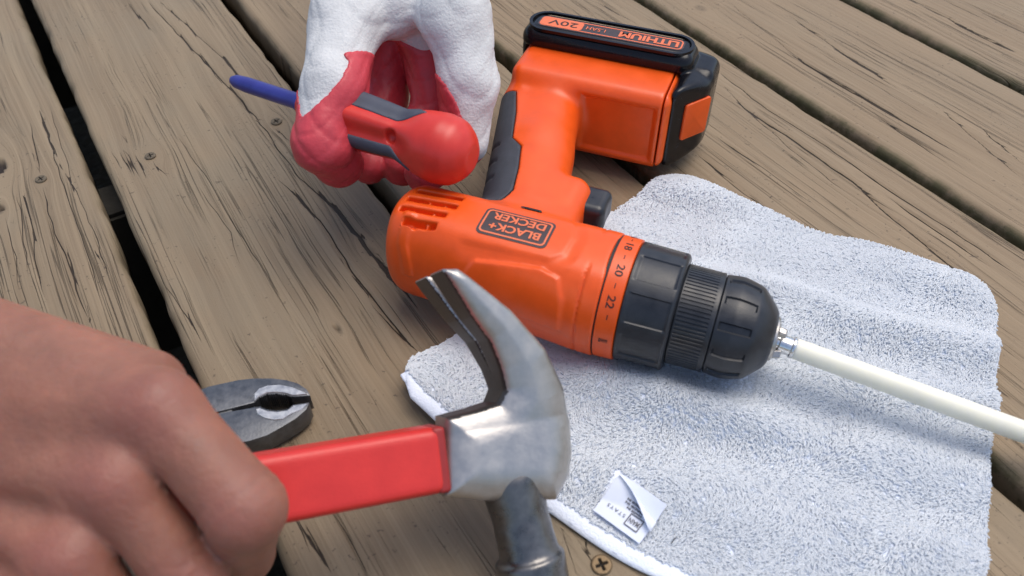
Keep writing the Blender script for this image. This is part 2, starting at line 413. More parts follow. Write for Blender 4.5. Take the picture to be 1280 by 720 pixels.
M_SOIL = mat('dark_soil', (.03, .024, .018), .95, var=.5, vscale=30, bump=.01, bscale=60)
n = 60; gx = np.sinh(np.linspace(-5.5, 5.5, n)) * .5; X, Y = np.meshgrid(gx, gx, indexing='ij')
Zg = -.45 + .02 * np.sin(X * 3.1) * np.cos(Y * 2.3)
i = np.arange(n - 1)[:, None] * n + np.arange(n - 1)[None, :]
g = link('ground', mesh_np('ground', np.stack([X, Y, Zg], -1).reshape(-1, 3), np.stack([i, i + n, i + n + 1, i + 1], -1).reshape(-1, 4)), M_SOIL)
tag(g, 'dark soil under the deck seen through the gaps', None, kind='structure')

# deck screws, sunk into the boards
M_SCREW = mat('aged_deck_screw', (.19, .13, .07), .55, metal=.6, var=.4, vscale=500, rvar=.15, bump=.0001, bscale=900)
M_SCREWD = mat('dull_buried_screw', (.13, .105, .072), .8, metal=.3, var=.4, vscale=500, bump=.0002, bscale=900)
def screw_mesh(name, r, wear):
    n = 32
    # Phillips head: disc whose middle is cut by a cross-shaped recess, built on a polar grid
    nr = 14; V = [(0, 0, .0002 - wear * .0012)]; F = []
    for i in range(1, nr + 1):
        rr = r * i / nr
        for j in range(n * 2):
            a = 2 * math.pi * j / (n * 2); x, y = rr * math.cos(a), rr * math.sin(a)
            arm = min(abs(x), abs(y)); lng = max(abs(x), abs(y))
            dep = np.clip((r * .15 - arm) / (r * .09), 0, 1) * np.clip((r * .62 - lng) / (r * .1), 0, 1)
            rim = -.0006 * max(0, (i / nr - .86) / .14) ** 2
            V.append((x, y, .0002 - wear * .0012 * float(dep) + rim))
    m = n * 2
    for j in range(m): F.append((0, 1 + j, 1 + (j + 1) % m))
    for i in range(nr - 1):
        for j in range(m):
            a = 1 + i * m; F.append((a + j, a + m + j, a + m + (j + 1) % m, a + (j + 1) % m))
    a = 1 + (nr - 1) * m; b = len(V)
    for j in range(m):
        an = 2 * math.pi * j / m; V.append((r * .45 * math.cos(an), r * .45 * math.sin(an), -.006))
    for j in range(m): F.append((a + j, b + j, b + (j + 1) % m, a + (j + 1) % m))
    me = smooth_by_angle(mesh_np(name, V, F), 40); return me
M_RECESS_SHADE = mat('recess_shade', (.015, .011, .008), .9)  # shade inside the cross recess, put into the colour of its faces
for (px, py, k, rad, wear, mt, dz) in ((752, 706, 0, .0044, 1, M_SCREW, .0004), (345, 150, 0, .0038, .8, M_SCREWD, -.0008), (187, 193, 0, .0036, .8, M_SCREWD, -.0008), (50, 222, -1, .0036, .7, M_SCREWD, -.0008)):
    p = pt(px, py, 0); o = link('screw', screw_mesh('screw', rad, wear), mt, boards[k]); o.data.materials.append(M_RECESS_SHADE)
    for f_ in o.data.polygons:
        if f_.center.z < .0002 - wear * .0006 and f_.center.xy.length < rad * .7: f_.material_index = 1
    o.location = (p[0], p[1], dz); o.rotation_euler = (0.03, -.04, random.uniform(0, 1.5))

# ------------------------------------------------------------------ towel
TQ = dict(TL=(.0945, .3985), TR=(.2570, .2965), BR=(.150, .072), BL=(-.0650, .2320))
DA = np.array([-.05913, .30486]); DB = np.array([.12247, .23587])          # drill axis on plan
DX = (DB - DA) / np.linalg.norm(DB - DA); DY = np.array([-DX[1], DX[0]]); AXZ = .0352
def drill_r(u):     # radius of the drill barrel along its axis (m)
    return np.interp(u, [0, .006, .02, .112, .113, .146, .1461, .163, .172, .188, .1885], [.02, .028, .0305, .0305, .0295, .0288, .0245, .0238, .0235, .017, 0])
def towel_xy(a, b):
    """a: along the TL->TR edge, b: towards the near edge"""
    # rounded corners: squeeze the unit square
    A = a * 2 - 1; B = b * 2 - 1
    e = .15; cut = np.maximum(np.abs(A) - (1 - e), 0) * np.maximum(np.abs(B) - (1 - e), 0) / (e * e)
    A = A * (1 - .062 * cut); B = B * (1 - .062 * cut)
    a = (A + 1) / 2; b = (B + 1) / 2
    x = (1 - a) * (1 - b) * TQ['TL'][0] + a * (1 - b) * TQ['TR'][0] + a * b * TQ['BR'][0] + (1 - a) * b * TQ['BL'][0]
    y = (1 - a) * (1 - b) * TQ['TL'][1] + a * (1 - b) * TQ['TR'][1] + a * b * TQ['BR'][1] + (1 - a) * b * TQ['BL'][1]
    # wavy outline
    nrm = 4 * a * (1 - a)
    ef = np.clip(1 - np.minimum(b, 1 - b) * 4, 0, 1); eg = np.clip(1 - np.minimum(a, 1 - a) * 4, 0, 1)
    x = x + eg * (.0026 * np.sin(b * 9 + .6) + .0012 * np.sin(b * 23)) + ef * .0022 * np.sin(a * 8 + 1)
    y = y + ef * (.0030 * np.sin(a * 7.5 + 2.2) + .0012 * np.sin(a * 21)) + eg * .002 * np.sin(b * 8)
    # right edge bellies outwards in its upper half
    x = x + a ** 4 * np.clip(1 - abs(b - .45) / .45, 0, 1) * .010
    return x, y
def towel_z(x, y):
    u = (x - DA[0]) * DX[0] + (y - DA[1]) * DX[1]; v = (x - DA[0]) * DY[0] + (y - DA[1]) * DY[1]
    wv = .0022 * np.sin(v * 95 + 8 * u + 1.0) + .0018 * np.sin(v * 150 - 11 * u + 2.1) + .0012 * np.sin(u * 60 + v * 40)
    rid = .0055 * np.exp(-((v - .012 - .10 * (u - .2)) / .010) ** 2) * np.clip((u - .20) / .03, 0, 1)
    rid2 = .0045 * np.exp(-((v - .062 + .05 * (u - .15)) / .011) ** 2) * np.clip((u - .10) / .04, 0, 1)
    rid3 = .0035 * np.exp(-((v + .055 + .05 * (u - .15)) / .010) ** 2) * np.clip((u - .12) / .05, 0, 1)
    cb = np.hypot(x - TQ['BL'][0] - .008, y - TQ['BL'][1] + .002)
    bun = np.clip((u - .085) / .03, 0, 1) * np.clip((.225 - u) / .03, 0, 1) * (.0095 * np.exp(-((v + .031) / .013) ** 2) + .0075 * np.exp(-((v - .030) / .013) ** 2) + .004 * np.exp(-(v / .02) ** 2))
    z = .0052 + bun + np.maximum(wv, -.002) + rid + rid2 + rid3 + .0065 * np.exp(-(cb / .022) ** 2)
    r = drill_r(np.clip(u, 0, .1885)); inside = np.abs(v) < r
    under = np.where(inside & (u > 0) & (u < .1885), AXZ - np.sqrt(np.maximum(r * r - v * v, 0)) - .0013, 1)
    return np.maximum(np.minimum(z, under), .0016)
NT = 150
ab = np.linspace(0, 1, NT); A, B = np.meshgrid(ab, ab, indexing='ij'); X, Y = towel_xy(A, B); Z = towel_z(X, Y)
ed = np.minimum(np.minimum(A, 1 - A), np.minimum(B, 1 - B)); Zt = Z - .0004 - .0018 * np.clip(1 - ed / .02, 0, 1) ** 2
Zb = np.maximum(Z - .0032, .0004)
V = np.concatenate([np.stack([X, Y, Zt], -1).reshape(-1, 3), np.stack([X, Y, Zb], -1).reshape(-1, 3)])
i = (np.arange(NT - 1)[:, None] * NT + np.arange(NT - 1)[None, :]); Q1 = np.stack([i, i + 1, i + NT + 1, i + NT], -1).reshape(-1, 4)
Q2 = Q1[:, ::-1] + NT * NT
rim = np.concatenate([np.arange(NT) * NT, (NT - 1) * NT + np.arange(1, NT), (np.arange(NT - 2, -1, -1)) * NT + NT - 1, np.arange(NT - 2, 0, -1)])
Q3 = np.stack([rim, np.roll(rim, -1), np.roll(rim, -1) + NT * NT, rim + NT * NT], -1)
Q = np.concatenate([Q1, Q2, Q3])
M_TERRY = mat('white_terry_cotton', (.80, .85, .94), .95, var=.03, vscale=60, spec=.1, bump=.0004, bscale=900)
M_PILE = mat('white_terry_loops', (.94, .97, 1.0), .95, var=.0, vscale=500, spec=.1)
def cottonise(m, w_):          # cotton lets light through: mix in a translucent lobe
    nt = m.node_tree; b = nt.nodes['Principled BSDF']; out = nt.nodes['Material Output']
    tr = nt.nodes.new('ShaderNodeBsdfTranslucent'); tr.inputs[0].default_value = (.91, .95, 1, 1)
    mx = nt.nodes.new('ShaderNodeMixShader'); mx.inputs[0].default_value = w_
    nt.links.new(b.outputs[0], mx.inputs[1]); nt.links.new(tr.outputs[0], mx.inputs[2]); nt.links.new(mx.outputs[0], out.inputs[0])
cottonise(M_PILE, .48)
M_HEM = mat('white_hem_cotton', (.72, .77, .88), .9, var=.03, vscale=300, spec=.1, bump=.0002, bscale=1500)
me = mesh_np('towel', V, Q)
bm = bmesh.new(); bm.from_mesh(me); bmesh.ops.recalc_face_normals(bm, faces=bm.faces); bm.to_mesh(me); bm.free()
towel = empty('towel'); tag(towel, 'white terry cloth towel spread flat under the drill chuck', 'towel')
link('cloth', me, M_TERRY, towel)
# terry loops
def add_loops(nl):
    a = RNG.uniform(.0, 1, nl); b = RNG.uniform(.0, 1, nl)
    keep = (b < .972) & (a > .004) & (a < .996)
    # keep the sewn tag's footprint clear
    x, y = towel_xy(a, b); z = towel_z(x, y)
    keep &= ~((x > TAGB[0]) & (x < TAGB[1]) & (y > TAGB[2]) & (y < TAGB[3]) & (poly2(x, y, TAGP) < .0005))
    a, b, x, y, z = a[keep], b[keep], x[keep], y[keep], z[keep]; m = len(x)
    cl = np.sin(x * 420 + 2 * np.sin(y * 350)) + np.sin(y * 510 + 1.7 * np.sin(x * 390 + 1)) + .8 * np.sin((x + y) * 830)
    th = 1.6 * np.sin(x * 31 + y * 17) + 2.2 * np.sin(y * 47 - x * 23) + RNG.normal(0, .55, m)
    u = (x - DA[0]) * DX[0] + (y - DA[1]) * DX[1]; v = (x - DA[0]) * DY[0] + (y - DA[1]) * DY[1]
    press = np.clip((.019 - np.abs(v)) / .008, 0, 1) * (u > 0) * (u < .19)
    ln = RNG.uniform(.0019, .0031, m) * (1 - .45 * press); hi = RNG.uniform(.0003, .0007, m) * (1 - .8 * press)
    rad = RNG.uniform(.00032, .00044, m) * (1 - .3 * press)
    dx, dy = np.cos(th), np.sin(th); nx, ny = -dy, dx
    T = []; 
    for f, hh, rr in ((-.5, -.0004, 1.0), (0., 1., 1.05), (.5, -.15, .6)):
        cx = x + dx * ln * f; cy = y + dy * ln * f; cz = z + (hi * hh if hh > 0 else hh * (.001 if f < 0 else .004) + .0002)
        for ang in (90, 210, 330):
            c, s_ = math.cos(R(ang)), math.sin(R(ang))
            T.append(np.stack([cx + nx * rad * rr * c, cy + ny * rad * rr * c, cz + rad * rr * s_], -1))
    V = np.stack(T, 1).reshape(-1, 3); base = (np.arange(m) * 9)[:, None]
    q = []
    for k in range(2):
        for j in range(3):
            q.append(np.array([k * 3 + j, k * 3 + (j + 1) % 3, k * 3 + 3 + (j + 1) % 3, k * 3 + 3 + j]))
    F = (base[:, None, :] + np.array(q)[None, :, :]).reshape(-1, 4)
    return mesh_np('terry_loops', V, F)
# tag outline on plan
TAGP = np.array([pt(*p, .008)[:2] for p in ((772, 586), (742, 634), (800, 676), (823, 634))])
TAGB = (TAGP[:, 0].min(), TAGP[:, 0].max(), TAGP[:, 1].min(), TAGP[:, 1].max())
tag(link('terry_loops', add_loops(118000), M_PILE, towel), kind='stuff')
# hem: a rolled, stitched border along the four edges
def hem_strip(points, wid, nm):
    P = np.array(points); n = len(P); d = np.gradient(P[:, :2], axis=0); d /= np.linalg.norm(d, axis=1)[:, None]; nr = np.stack([-d[:, 1], d[:, 0]], 1)
    V = []; sec = [(-.5, -.0014), (-.55, -.0002), (-.4, .0001), (-.15, .0002), (.15, .0002), (.4, .0001), (.55, -.0004), (.5, -.0014)]
    for i in range(n):
        pw = 1 + .10 * math.sin(i * .9) + .06 * math.sin(i * 2.3)
        for o, h in sec: V.append((P[i, 0] + nr[i, 0] * wid * o * pw, P[i, 1] + nr[i, 1] * wid * o * pw, max(P[i, 2] + h + .0003 * math.sin(i * .9), .0002)))
    m = len(sec); F = [(i * m + j, i * m + (j + 1) % m, (i + 1) * m + (j + 1) % m, (i + 1) * m + j) for i in range(n - 1) for j in range(m)]
    me = mesh_np(nm, V, F); bm = bmesh.new(); bm.from_mesh(me); bmesh.ops.recalc_face_normals(bm, faces=bm.faces); bm.to_mesh(me); bm.free(); return me
for (fn, wid) in ((lambda q: (q, np.full_like(q, .984)), .0050), (lambda q: (np.full_like(q, .995), q), .0018), (lambda q: (np.full_like(q, .005), q), .0018), (lambda q: (q, np.full_like(q, .005)), .0016)):
    q = np.linspace(.004, .996, 170); a, b = fn(q); x, y = towel_xy(a, b); z = towel_z(x, y)
    link('hem', hem_strip(np.stack([x, y, z - .0016], -1), wid, 'hem'), M_HEM, towel)
# stray thread
M_THREAD = mat('dark_thread', (.03, .03, .035), .8)
def tube(name, P, r, n=8, caps=True, deg=60):
    P = [Vector(p) for p in P]; V = []; F = []; rr = r if hasattr(r, '__len__') else [r] * len(P)
    up = Vector((0, 0, 1))
    for i, p in enumerate(P):
        t = (P[min(i + 1, len(P) - 1)] - P[max(i - 1, 0)]).normalized()
        s_ = t.cross(up); s_ = s_.normalized() if s_.length > 1e-4 else Vector((1, 0, 0)); u_ = s_.cross(t)
        for j in range(n):
            a = 2 * math.pi * j / n; V.append(p + (s_ * math.cos(a) + u_ * math.sin(a)) * rr[i])
    for i in range(len(P) - 1):
        for j in range(n): F.append((i * n + j, i * n + (j + 1) % n, (i + 1) * n + (j + 1) % n, (i + 1) * n + j))
    if caps: F.append(tuple(range(n))[::-1]); F.append(tuple(range((len(P) - 1) * n, len(P) * n)))
    return smooth_by_angle(mesh_np(name, V, F), deg)
th = [pt(839, 679, .0085), pt(842, 675, .0090), pt(846, 671, .0088)]
tag(link('thread', tube('thread', th, .00022, 6), M_THREAD), 'tiny dark thread lying on the towel near its tag', 'thread')

# ---- text helper
def text_mesh(body, size, bold=0.0, space=1.0, align='CENTER'):
    c = bpy.data.curves.new('lettering', 'FONT'); c.body = body; c.size = size; c.align_x = align; c.align_y = 'CENTER'
    c.offset = bold; c.space_character = space; c.resolution_u = 3; c.fill_mode = 'FRONT'
    o = bpy.data.objects.new('lettering', c); COL.objects.link(o)
    dg = bpy.context.evaluated_depsgraph_get(); me = bpy.data.meshes.new_from_object(o.evaluated_get(dg))
    bpy.data.objects.remove(o); bpy.data.curves.remove(c)
    me.materials.clear(); return me
def fit_text(me, w=None, h=None):
    co = np.empty(len(me.vertices) * 3, np.float32); me.vertices.foreach_get('co', co); co = co.reshape(-1, 3)
    lo, hi = co.min(0), co.max(0); co -= (lo + hi) / 2
    if w: co[:, 0] *= w / max(hi[0] - lo[0], 1e-9)
    if h: co[:, 1] *= h / max(hi[1] - lo[1], 1e-9)
    me.vertices.foreach_set('co', co.ravel()); me.update(); return me
def map_mesh(me, fn):
    co = np.empty(len(me.vertices) * 3, np.float32); me.vertices.foreach_get('co', co); co = co.reshape(-1, 3)
    out = np.array([fn(*c) for c in co], np.float32); me.vertices.foreach_set('co', out.ravel()); me.update(); return me
def subdiv(me, n):
    bm = bmesh.new(); bm.from_mesh(me); bmesh.ops.triangulate(bm, faces=bm.faces)
    bmesh.ops.subdivide_edges(bm, edges=bm.edges[:], cuts=n, use_grid_fill=True); bm.to_mesh(me); bm.free(); return me

# sewn-in care tag: two leaves of white satin, the upper one curled
M_SATIN = mat('white_satin_tag', (.70, .75, .86), .6, var=.02, vscale=200)
M_TAGINK = mat('grey_tag_ink', (.10, .10, .12), .7)
O_ = Vector((*(TAGP[1] * .5 + TAGP[2] * .5), 0)); ax1 = Vector((*(TAGP[2] - TAGP[1]), 0)); TW = ax1.length; ax1.normalize(); ax2 = Vector((-ax1.y, ax1.x, 0))
TL_ = Vector((*(TAGP[0] * .5 + TAGP[3] * .5), 0)); TH = (TL_ - O_).dot(ax2)
def tag_h(x, y):
    return float(towel_z(np.array([x]), np.array([y]))[0])
def tag_pt(a, b, lift=0.0):      # a in -.5...5 across, b in 0..1 from the hem
    p = O_ + ax1 * (a * TW) + ax2 * (b * TH); return Vector((p.x, p.y, tag_h(p.x, p.y) + .0018 + lift))
def tag_sheet(nm, curl):
    V = []; F = []; na, nb = 24, 24
    for i in range(na + 1):
        for j in range(nb + 1): V.append(curl(i / na - .5, j / nb))
    for i in range(na):
        for j in range(nb): F.append((i * (nb + 1) + j, (i + 1) * (nb + 1) + j, (i + 1) * (nb + 1) + j + 1, i * (nb + 1) + j + 1))
    me = mesh_np(nm, V, F); return me
def lower(a, b): return tag_pt(a, b, .0006 * math.sin(b * 3) + .004 * max(0, b - .62) ** 1.2 * max(0, a + .5))
def folded(a, b):
    # triangular corner of the top leaf folded back over itself
    k = .52 + .36 * (.5 - a) * .9
    if b <= k: return lower(a, b) + Vector((0, 0, .0005))
    d = b - k; base = lower(a, k); back = math.cos(min(d * 5.5, 2.5)); up = math.sin(min(d * 5.5, 2.6))
    return base + ax2 * (TH * d * back * .6) + Vector((0, 0, .0006 + TH * .55 * d * max(up, .25))) + ax1 * (TW * d * .12)
tg = link('care_tag', tag_sheet('care_tag', lower), M_SATIN, towel); tg['label'] = 'small white sewn-in tag with dark print'
fl_ = link('folded_corner', tag_sheet('folded_corner', folded), M_SATIN, tg)
def on_tag(me, a0, b0, rot, nm):
    c, s_ = math.cos(rot), math.sin(rot)
    def f(x, y, z):
        X_, Y_ = c * x - s_ * y, s_ * x + c * y
        p = lower(a0 + X_ / TW, b0 + Y_ / TH); return (p.x, p.y, p.z + .0009)
    return link(nm, map_mesh(me, f), M_TAGINK, tg)
def frame_mesh(w_, h_, th_, r=.0004, n=3):
    o = rrect(-w_ / 2, w_ / 2, -h_ / 2, h_ / 2, r, n); i_ = rrect(-w_ / 2 + th_, w_ / 2 - th_, -h_ / 2 + th_, h_ / 2 - th_, max(r - th_, .0001), n); m = len(o)
    return mesh_np('frame', [(*p, 0) for p in o] + [(*p, 0) for p in i_], [(k, (k + 1) % m, m + (k + 1) % m, m + k) for k in range(m)])
on_tag(fit_text(text_mesh('MAIN', .0035, .00006), w=.0048), .21, .30, math.pi, 'lettering')
on_tag(fit_text(text_mesh('STAYS', .0022, 0, 1.3), w=.0088, h=.0016), -.17, .30, math.pi, 'lettering')
on_tag(frame_mesh(.0066, .0062, .0005), .21, .30, 0, 'printed_frame')
for k, wd in enumerate((.009, .011, .0085)):
    on_tag(fit_text(text_mesh('MADE IN', .0016, .00008), w=wd * .8, h=.0009), .10 - .04 * k, .50 + .07 * k, math.pi, 'lettering')

# ------------------------------------------------------------------ drill (local millimetres: x along barrel, y along handle, z sideways = up)
DM = Matrix(((DX[0], DY[0], 0, DA[0]), (DX[1], DY[1], 0, DA[1]), (0, 0, 1, AXZ), (0, 0, 0, 1)))
drill = empty('cordless_drill', DM); tag(drill, 'orange and black cordless drill lying on its side half on the towel', 'drill')
def dlink(nm, me, mt, par=None):
    o = link(nm, me, mt); o.parent = par or drill
    return o
def mmV(V): return np.asarray(V) * .001

SLOTS = [(-11.5, 12, 31), (-4.5, 7.5, 33), (2.5, 8, 33.5), (9.5, 9.5, 33.5)]
def drill_shell(p):
    x, y, z = p
    # barrel: slightly tapering, softly squared round section
    rr = np.sqrt(y * y + z * z)
    yb = np.where(y < 0, y * (1 + .34 * np.clip((104 - x) / 84, 0, 1.1)), y)          # motor end narrower on the near side
    body = smax(cyl_x([x, yb, z], 1.5, 135, 30.3, 11), x - 113.0, .8)
    body = smax(body, -(x * .97 + (y + 20) * .30 - 0.5), 5)                       # sloped lower rear
    # flat side for the badge
    body = smax(body, np.abs(z) - 28.3, 3)
    hand = smin(cone(p, (57, 30, 0), (44, 92, 0), 19, 18), cone(p, (44, 92, 0), (38, 140, 0), 18, 17), 8)
    hw = smin(box([x + .27 * (y - 80), y, z], (44, 82, 0), (23.5, 60, 17.5), 14), hand, 6)
    nose = box([x + .0 * y, y, z], (72, 40, 0), (13.5, 29, 15), 10)                  # shroud above the trigger
    d = smin(body, hw, 9); d = smin(d, nose, 5)
    foot = box(p, (59, 161, 0), (49.5, 27, 26), 7)
    foot = smax(foot, (z * .62 + (150 - y) * .60 - 24), 4)                         # chamfer towards the barrel, upper side
    foot = smax(foot, (-z * .62 + (150 - y) * .60 - 24), 4)
    foot = smax(foot, (-(x - 10) * .7 + (146 - y) * .55 - 6), 6)
    fx = np.maximum(np.maximum(np.abs(x - 79) - 22, np.abs(z) - 18), -(y - 120))
    foot = np.where(np.abs(y - 134) < 8, foot + 2.0 * np.clip(.5 - fx / 2.5, 0, 1), foot)
    d = smin(d, foot, 8)
    # raised lower pad and step lines on the barrel side
    pad = poly2(x, y, [(40, -34), (44, -26), (52, -19.5), (84, -17.5), (93, -20), (97, -26), (99, -40), (40, -40)])
    up = z > 0
    d = d - np.where(up, 1.5 * np.clip(.5 - pad / 2.4, 0, 1), 0) * (y < -8)
    pan = poly2(x, y, [(40, -12.5), (43, -14), (86, -13.5), (92, -9), (93, 3), (90, 14), (84, 22), (60, 34), (40, 34)])
    d = d + np.where(up & (rr < 36), .8 * np.clip(.5 + pan / 2.0, 0, 1) * np.clip((6.5 - pan) / 4, 0, 1) * np.clip((22 - y) / 5, 0, 1) * np.clip((x - 41) / 5, 0, 1), 0)
    # seam grooves
    for xs, w_ in ((104.5, .5),): d = smax(d, -(np.maximum(np.abs(x - xs) - w_, 29.4 - rr)), .5)
    # rear ridge
    rid = np.abs(x - 14 + (y + 19) * .75 * (y < -19)) - 2.6
    d = d - np.where((y < -2) & up, 1.3 * np.clip(.5 - rid / 2, 0, 1) * np.clip((-y - 3) / 6, 0, 1), 0)
    # cooling slots
    cut = np.full(np.shape(x), 99.); ribs = np.zeros(np.shape(x))
    for (yc, xa, xb) in SLOTS:
        yy = yc + .10 * (x - 20)
        c = np.maximum(np.abs(y - yy) - 1.7, np.maximum(xa - x, x - xb + (yc < 0) * 2))
        cut = np.minimum(cut, c)
    for (xr, yr) in ((24, -11.5), (24, -4.5), (19, 2.5), (27, 2.5), (23, 9.5)):
        ribs = np.maximum(ribs, 3.2 * np.exp(-((x - xr) / .9) ** 2) * np.exp(-((y - yr - .1 * (x - 20)) / 2.6) ** 4))
    d = smax(d, -np.where(up, np.maximum(cut, -(d + 5.0 - ribs)), 99), .5)
    return d
GRIPP = [(-25, 140), (18, 126), (25.5, 106), (33, 80), (40.5, 73.5), (46, 55), (50, 36), (47, 26), (38, 22.5), (20, 24.5), (6, 33), (-25, 40)]
def grip_region(p): return poly2(p[0], p[1], GRIPP)
def shell_f(p): return np.maximum(drill_shell(p), -np.maximum(grip_region(p) - .5, -drill_shell(p) - 2.2))
V, F = snet(shell_f, (-4, -38, -38), (118, 192, 40), .95)
shell = dlink('housing', mesh_np('housing', mmV(V), F), M_ORANGE)
def grip_f(p):
    d = drill_shell(p) - .35
    rib = 0
    for yc in (50, 63, 76): rib = rib + .9 * np.exp(-((p[1] - yc + .25 * (p[0] - 25)) / 1.5) ** 2) * (np.abs(p[2]) < 15) * (p[0] < 36 - (yc - 50) * .3)
    return smax(d + rib, grip_region(p), .8)
V, F = snet(grip_f, (-6, 15, -24), (56, 140, 24), 1.0)
dlink('rubber_grip', mesh_np('rubber_grip', mmV(V), F), M_RUBBER)
# trigger
def trig_f(p):
    d = box(p, (86, 58, 0), (10, 10.5, 8.5), 4.5)
    return smax(d, -(cone(p, (108, 58.5, -20), (108, 58.5, 20), 11.5, 11.5)), 2.5)
V, F = snet(trig_f, (70, 42, -12), (102, 74, 12), .7)
dlink('trigger', mesh_np('trigger', mmV(V), F), M_CHAR)
bvh = BVHTree.FromPolygons([tuple(v) for v in np.array([v.co[:] for v in shell.data.vertices])], [tuple(p.vertices) for p in shell.data.polygons])
def surf(x, y, off=.0003):
    h = bvh.ray_cast(Vector((x, y, .08)), Vector((0, 0, -1)))
    return (x, y, (h[0].z if h[0] else .028) + off)
def sheet(nm, poly, off, mt, par=None, cuts=0, rot=0, cx=0, cy=0, n=14):
    """flat print or inlay: polygon filled on a fine grid and laid on the housing (metres)"""
    me = bpy.data.meshes.new(nm); bm = bmesh.new()
    bm.faces.new([bm.verts.new((p[0], p[1], 0)) for p in poly]); bmesh.ops.triangulate(bm, faces=bm.faces)
    xs = [p[0] for p in poly]; ys = [p[1] for p in poly]
    for k in range(1, n):
        for co, no in (((min(xs) + (max(xs) - min(xs)) * k / n, 0, 0), (1, 0, 0)), ((0, min(ys) + (max(ys) - min(ys)) * k / n, 0), (0, 1, 0))):
            bmesh.ops.bisect_plane(bm, geom=bm.verts[:] + bm.edges[:] + bm.faces[:], plane_co=co, plane_no=no)
    bmesh.ops.recalc_face_normals(bm, faces=bm.faces); bm.to_mesh(me); bm.free()
    me = map_mesh(me, lambda x, y, z: surf(x, y, off))
    o = dlink(nm, me, mt, par); return o
bx0, bx1, by0, by1 = .0478, .0828, -.0092, .0092
badge = sheet('badge', rrect(bx0, bx1, by0, by1, .0028), .00025, M_BADGE)
badge['label'] = 'dark rounded name badge with orange lettering, upside down'
def ring_poly(x0, x1, y0, y1, r, th_, off, nm):
    o = rrect(x0, x1, y0, y1, r, 8); i_ = rrect(x0 + th_, x1 - th_, y0 + th_, y1 - th_, r - th_ * .6, 8); m = len(o)
    def sub(L, q=1):
        return L
    me = mesh_np(nm, [(*p, 0) for p in o] + [(*p, 0) for p in i_], [(k, (k + 1) % m, m + (k + 1) % m, m + k) for k in range(m)])
    bm = bmesh.new(); bm.from_mesh(me)
    for k in range(1, 10):
        for co, no in (((x0 + (x1 - x0) * k / 10, 0, 0), (1, 0, 0)), ((0, y0 + (y1 - y0) * k / 10, 0), (0, 1, 0))):
            bmesh.ops.bisect_plane(bm, geom=bm.verts[:] + bm.edges[:] + bm.faces[:], plane_co=co, plane_no=no)
    bm.to_mesh(me); bm.free()
    return dlink(nm, map_mesh(me, lambda x, y, z: surf(x, y, off)), M_ORANGE2, badge)
ring_poly(bx0 + .0011, bx1 - .0011, by0 + .0011, by1 - .0011, .0022, .0009, .00042, 'badge_border')
def body_text(s_, cx, cy, w_, h_, bold, mt, par, off=.00045, space=1.0):
    me = subdiv(fit_text(text_mesh(s_, .006, bold, space), w=w_, h=h_), 1)
    return dlink('lettering', map_mesh(me, lambda x, y, z: surf(cx - x, cy - y, off)), mt, par)
body_text('BLACK+', .0655, -.0030, .0255, .0050, .00016, M_ORANGE2, badge)
body_text('DECKER', .0655, .0040, .0265, .0050, .00016, M_ORANGE2, badge)
# forward/reverse slot
sheet('direction_switch', [(.0600, .0205), (.0612, .0188), (.0705, .0190), (.0725, .0205), (.0705, .0222), (.0612, .0222)], .00055, M_DARK, n=6)
def lozenge(p): return box(p, (66.2, 20.4, 28.2), (5.0, 1.0, 2.0), .8)
hz = surf(.066, .0204, 0)[2] * 1000
V, F = snet(lambda p: box(p, (66.4, 20.5, hz), (4.6, .9, .9), .7), (59, 17, hz - 3), (74, 24, hz + 3), .4)
dlink('direction_button', mesh_np('direction_button', mmV(V), F), M_BLACK)

# clutch ring with numbers, clutch collar, chuck
rg_ = dlink('clutch_ring', lathe('clutch_ring', [(x * .001, r * .001) for x, r in ((113.8, 24), (113.8, 29.6), (114.0, 29.8), (122.8, 29.5), (123.2, 28.8), (123.2, 24))], 128), M_ORANGE)
dlink('ring_seam', lathe('ring_seam', [(x * .001, r * .001) for x, r in ((112.4, 24), (112.4, 29.2), (113.9, 29.2), (113.9, 24))], 96), M_DARK)
def ring_text(s_, ang, w_=.0048, h_=.0036, bold=.00004, x0=.1186):
    me = subdiv(fit_text(text_mesh(s_, .005, bold), w=w_, h=h_), 1); r = .02985
    def f(x, y, z):   # reading direction runs round the ring towards -y, glyph tops towards the chuck
        a = R(ang) + x / r; return (x0 + y, r * math.sin(-a), r * math.cos(-a))
    dlink('lettering', map_mesh(me, f), M_INK, rg_)
for s_, an, w_ in (('16', -37, .0054), ('-', -23, .0024), ('18', -9, .0054), ('-', 5.5, .0024), ('20', 20, .0060), ('-', 34.5, .0024), ('22', 49, .0060), ('-', 63, .0024), ('-', -51, .0024)):
    ring_text(s_, an, w_, .0004 if s_ == '-' else .0037)
ring_text('DRILL', 88, .0024, .0042, .00012)
def collar_r(x, a, r):
    k = (a / (2 * math.pi) * 9) % 1.0
    if .126 < x < .144 and .16 < k < .84: return r - .0007
    return r
prof = [(123.2, 24), (123.2, 28.3), (123.8, 29.0)] + [(x, 29.0 - (x - 124) * .03) for x in np.linspace(124.4, 144.6, 26)] + [(145.6, 27.9), (146.2, 27.0), (146.2, 20)]
dlink('clutch_collar', lathe('clutch_collar', [(x * .001, r * .001) for x, r in prof], 360, fn=collar_r, deg=50), M_CHAR)
def knurl(x, a, r): return r - .0005 * (1 if (a / (2 * math.pi) * 76) % 1.0 > .55 else 0) if .1475 < x < .1615 else r
prof = [(146, 20), (146.2, 23.6), (147, 24.1), (147.4, 24.1), (147.6, 24.0), (154, 23.9), (161.2, 23.8), (161.6, 23.7), (163.0, 23.9), (163.8, 23.6), (164, 20)]
dlink('chuck_sleeve', lathe('chuck_sleeve', [(x * .001, r * .001) for x, r in prof], 456, fn=knurl, deg=30), M_CHAR)
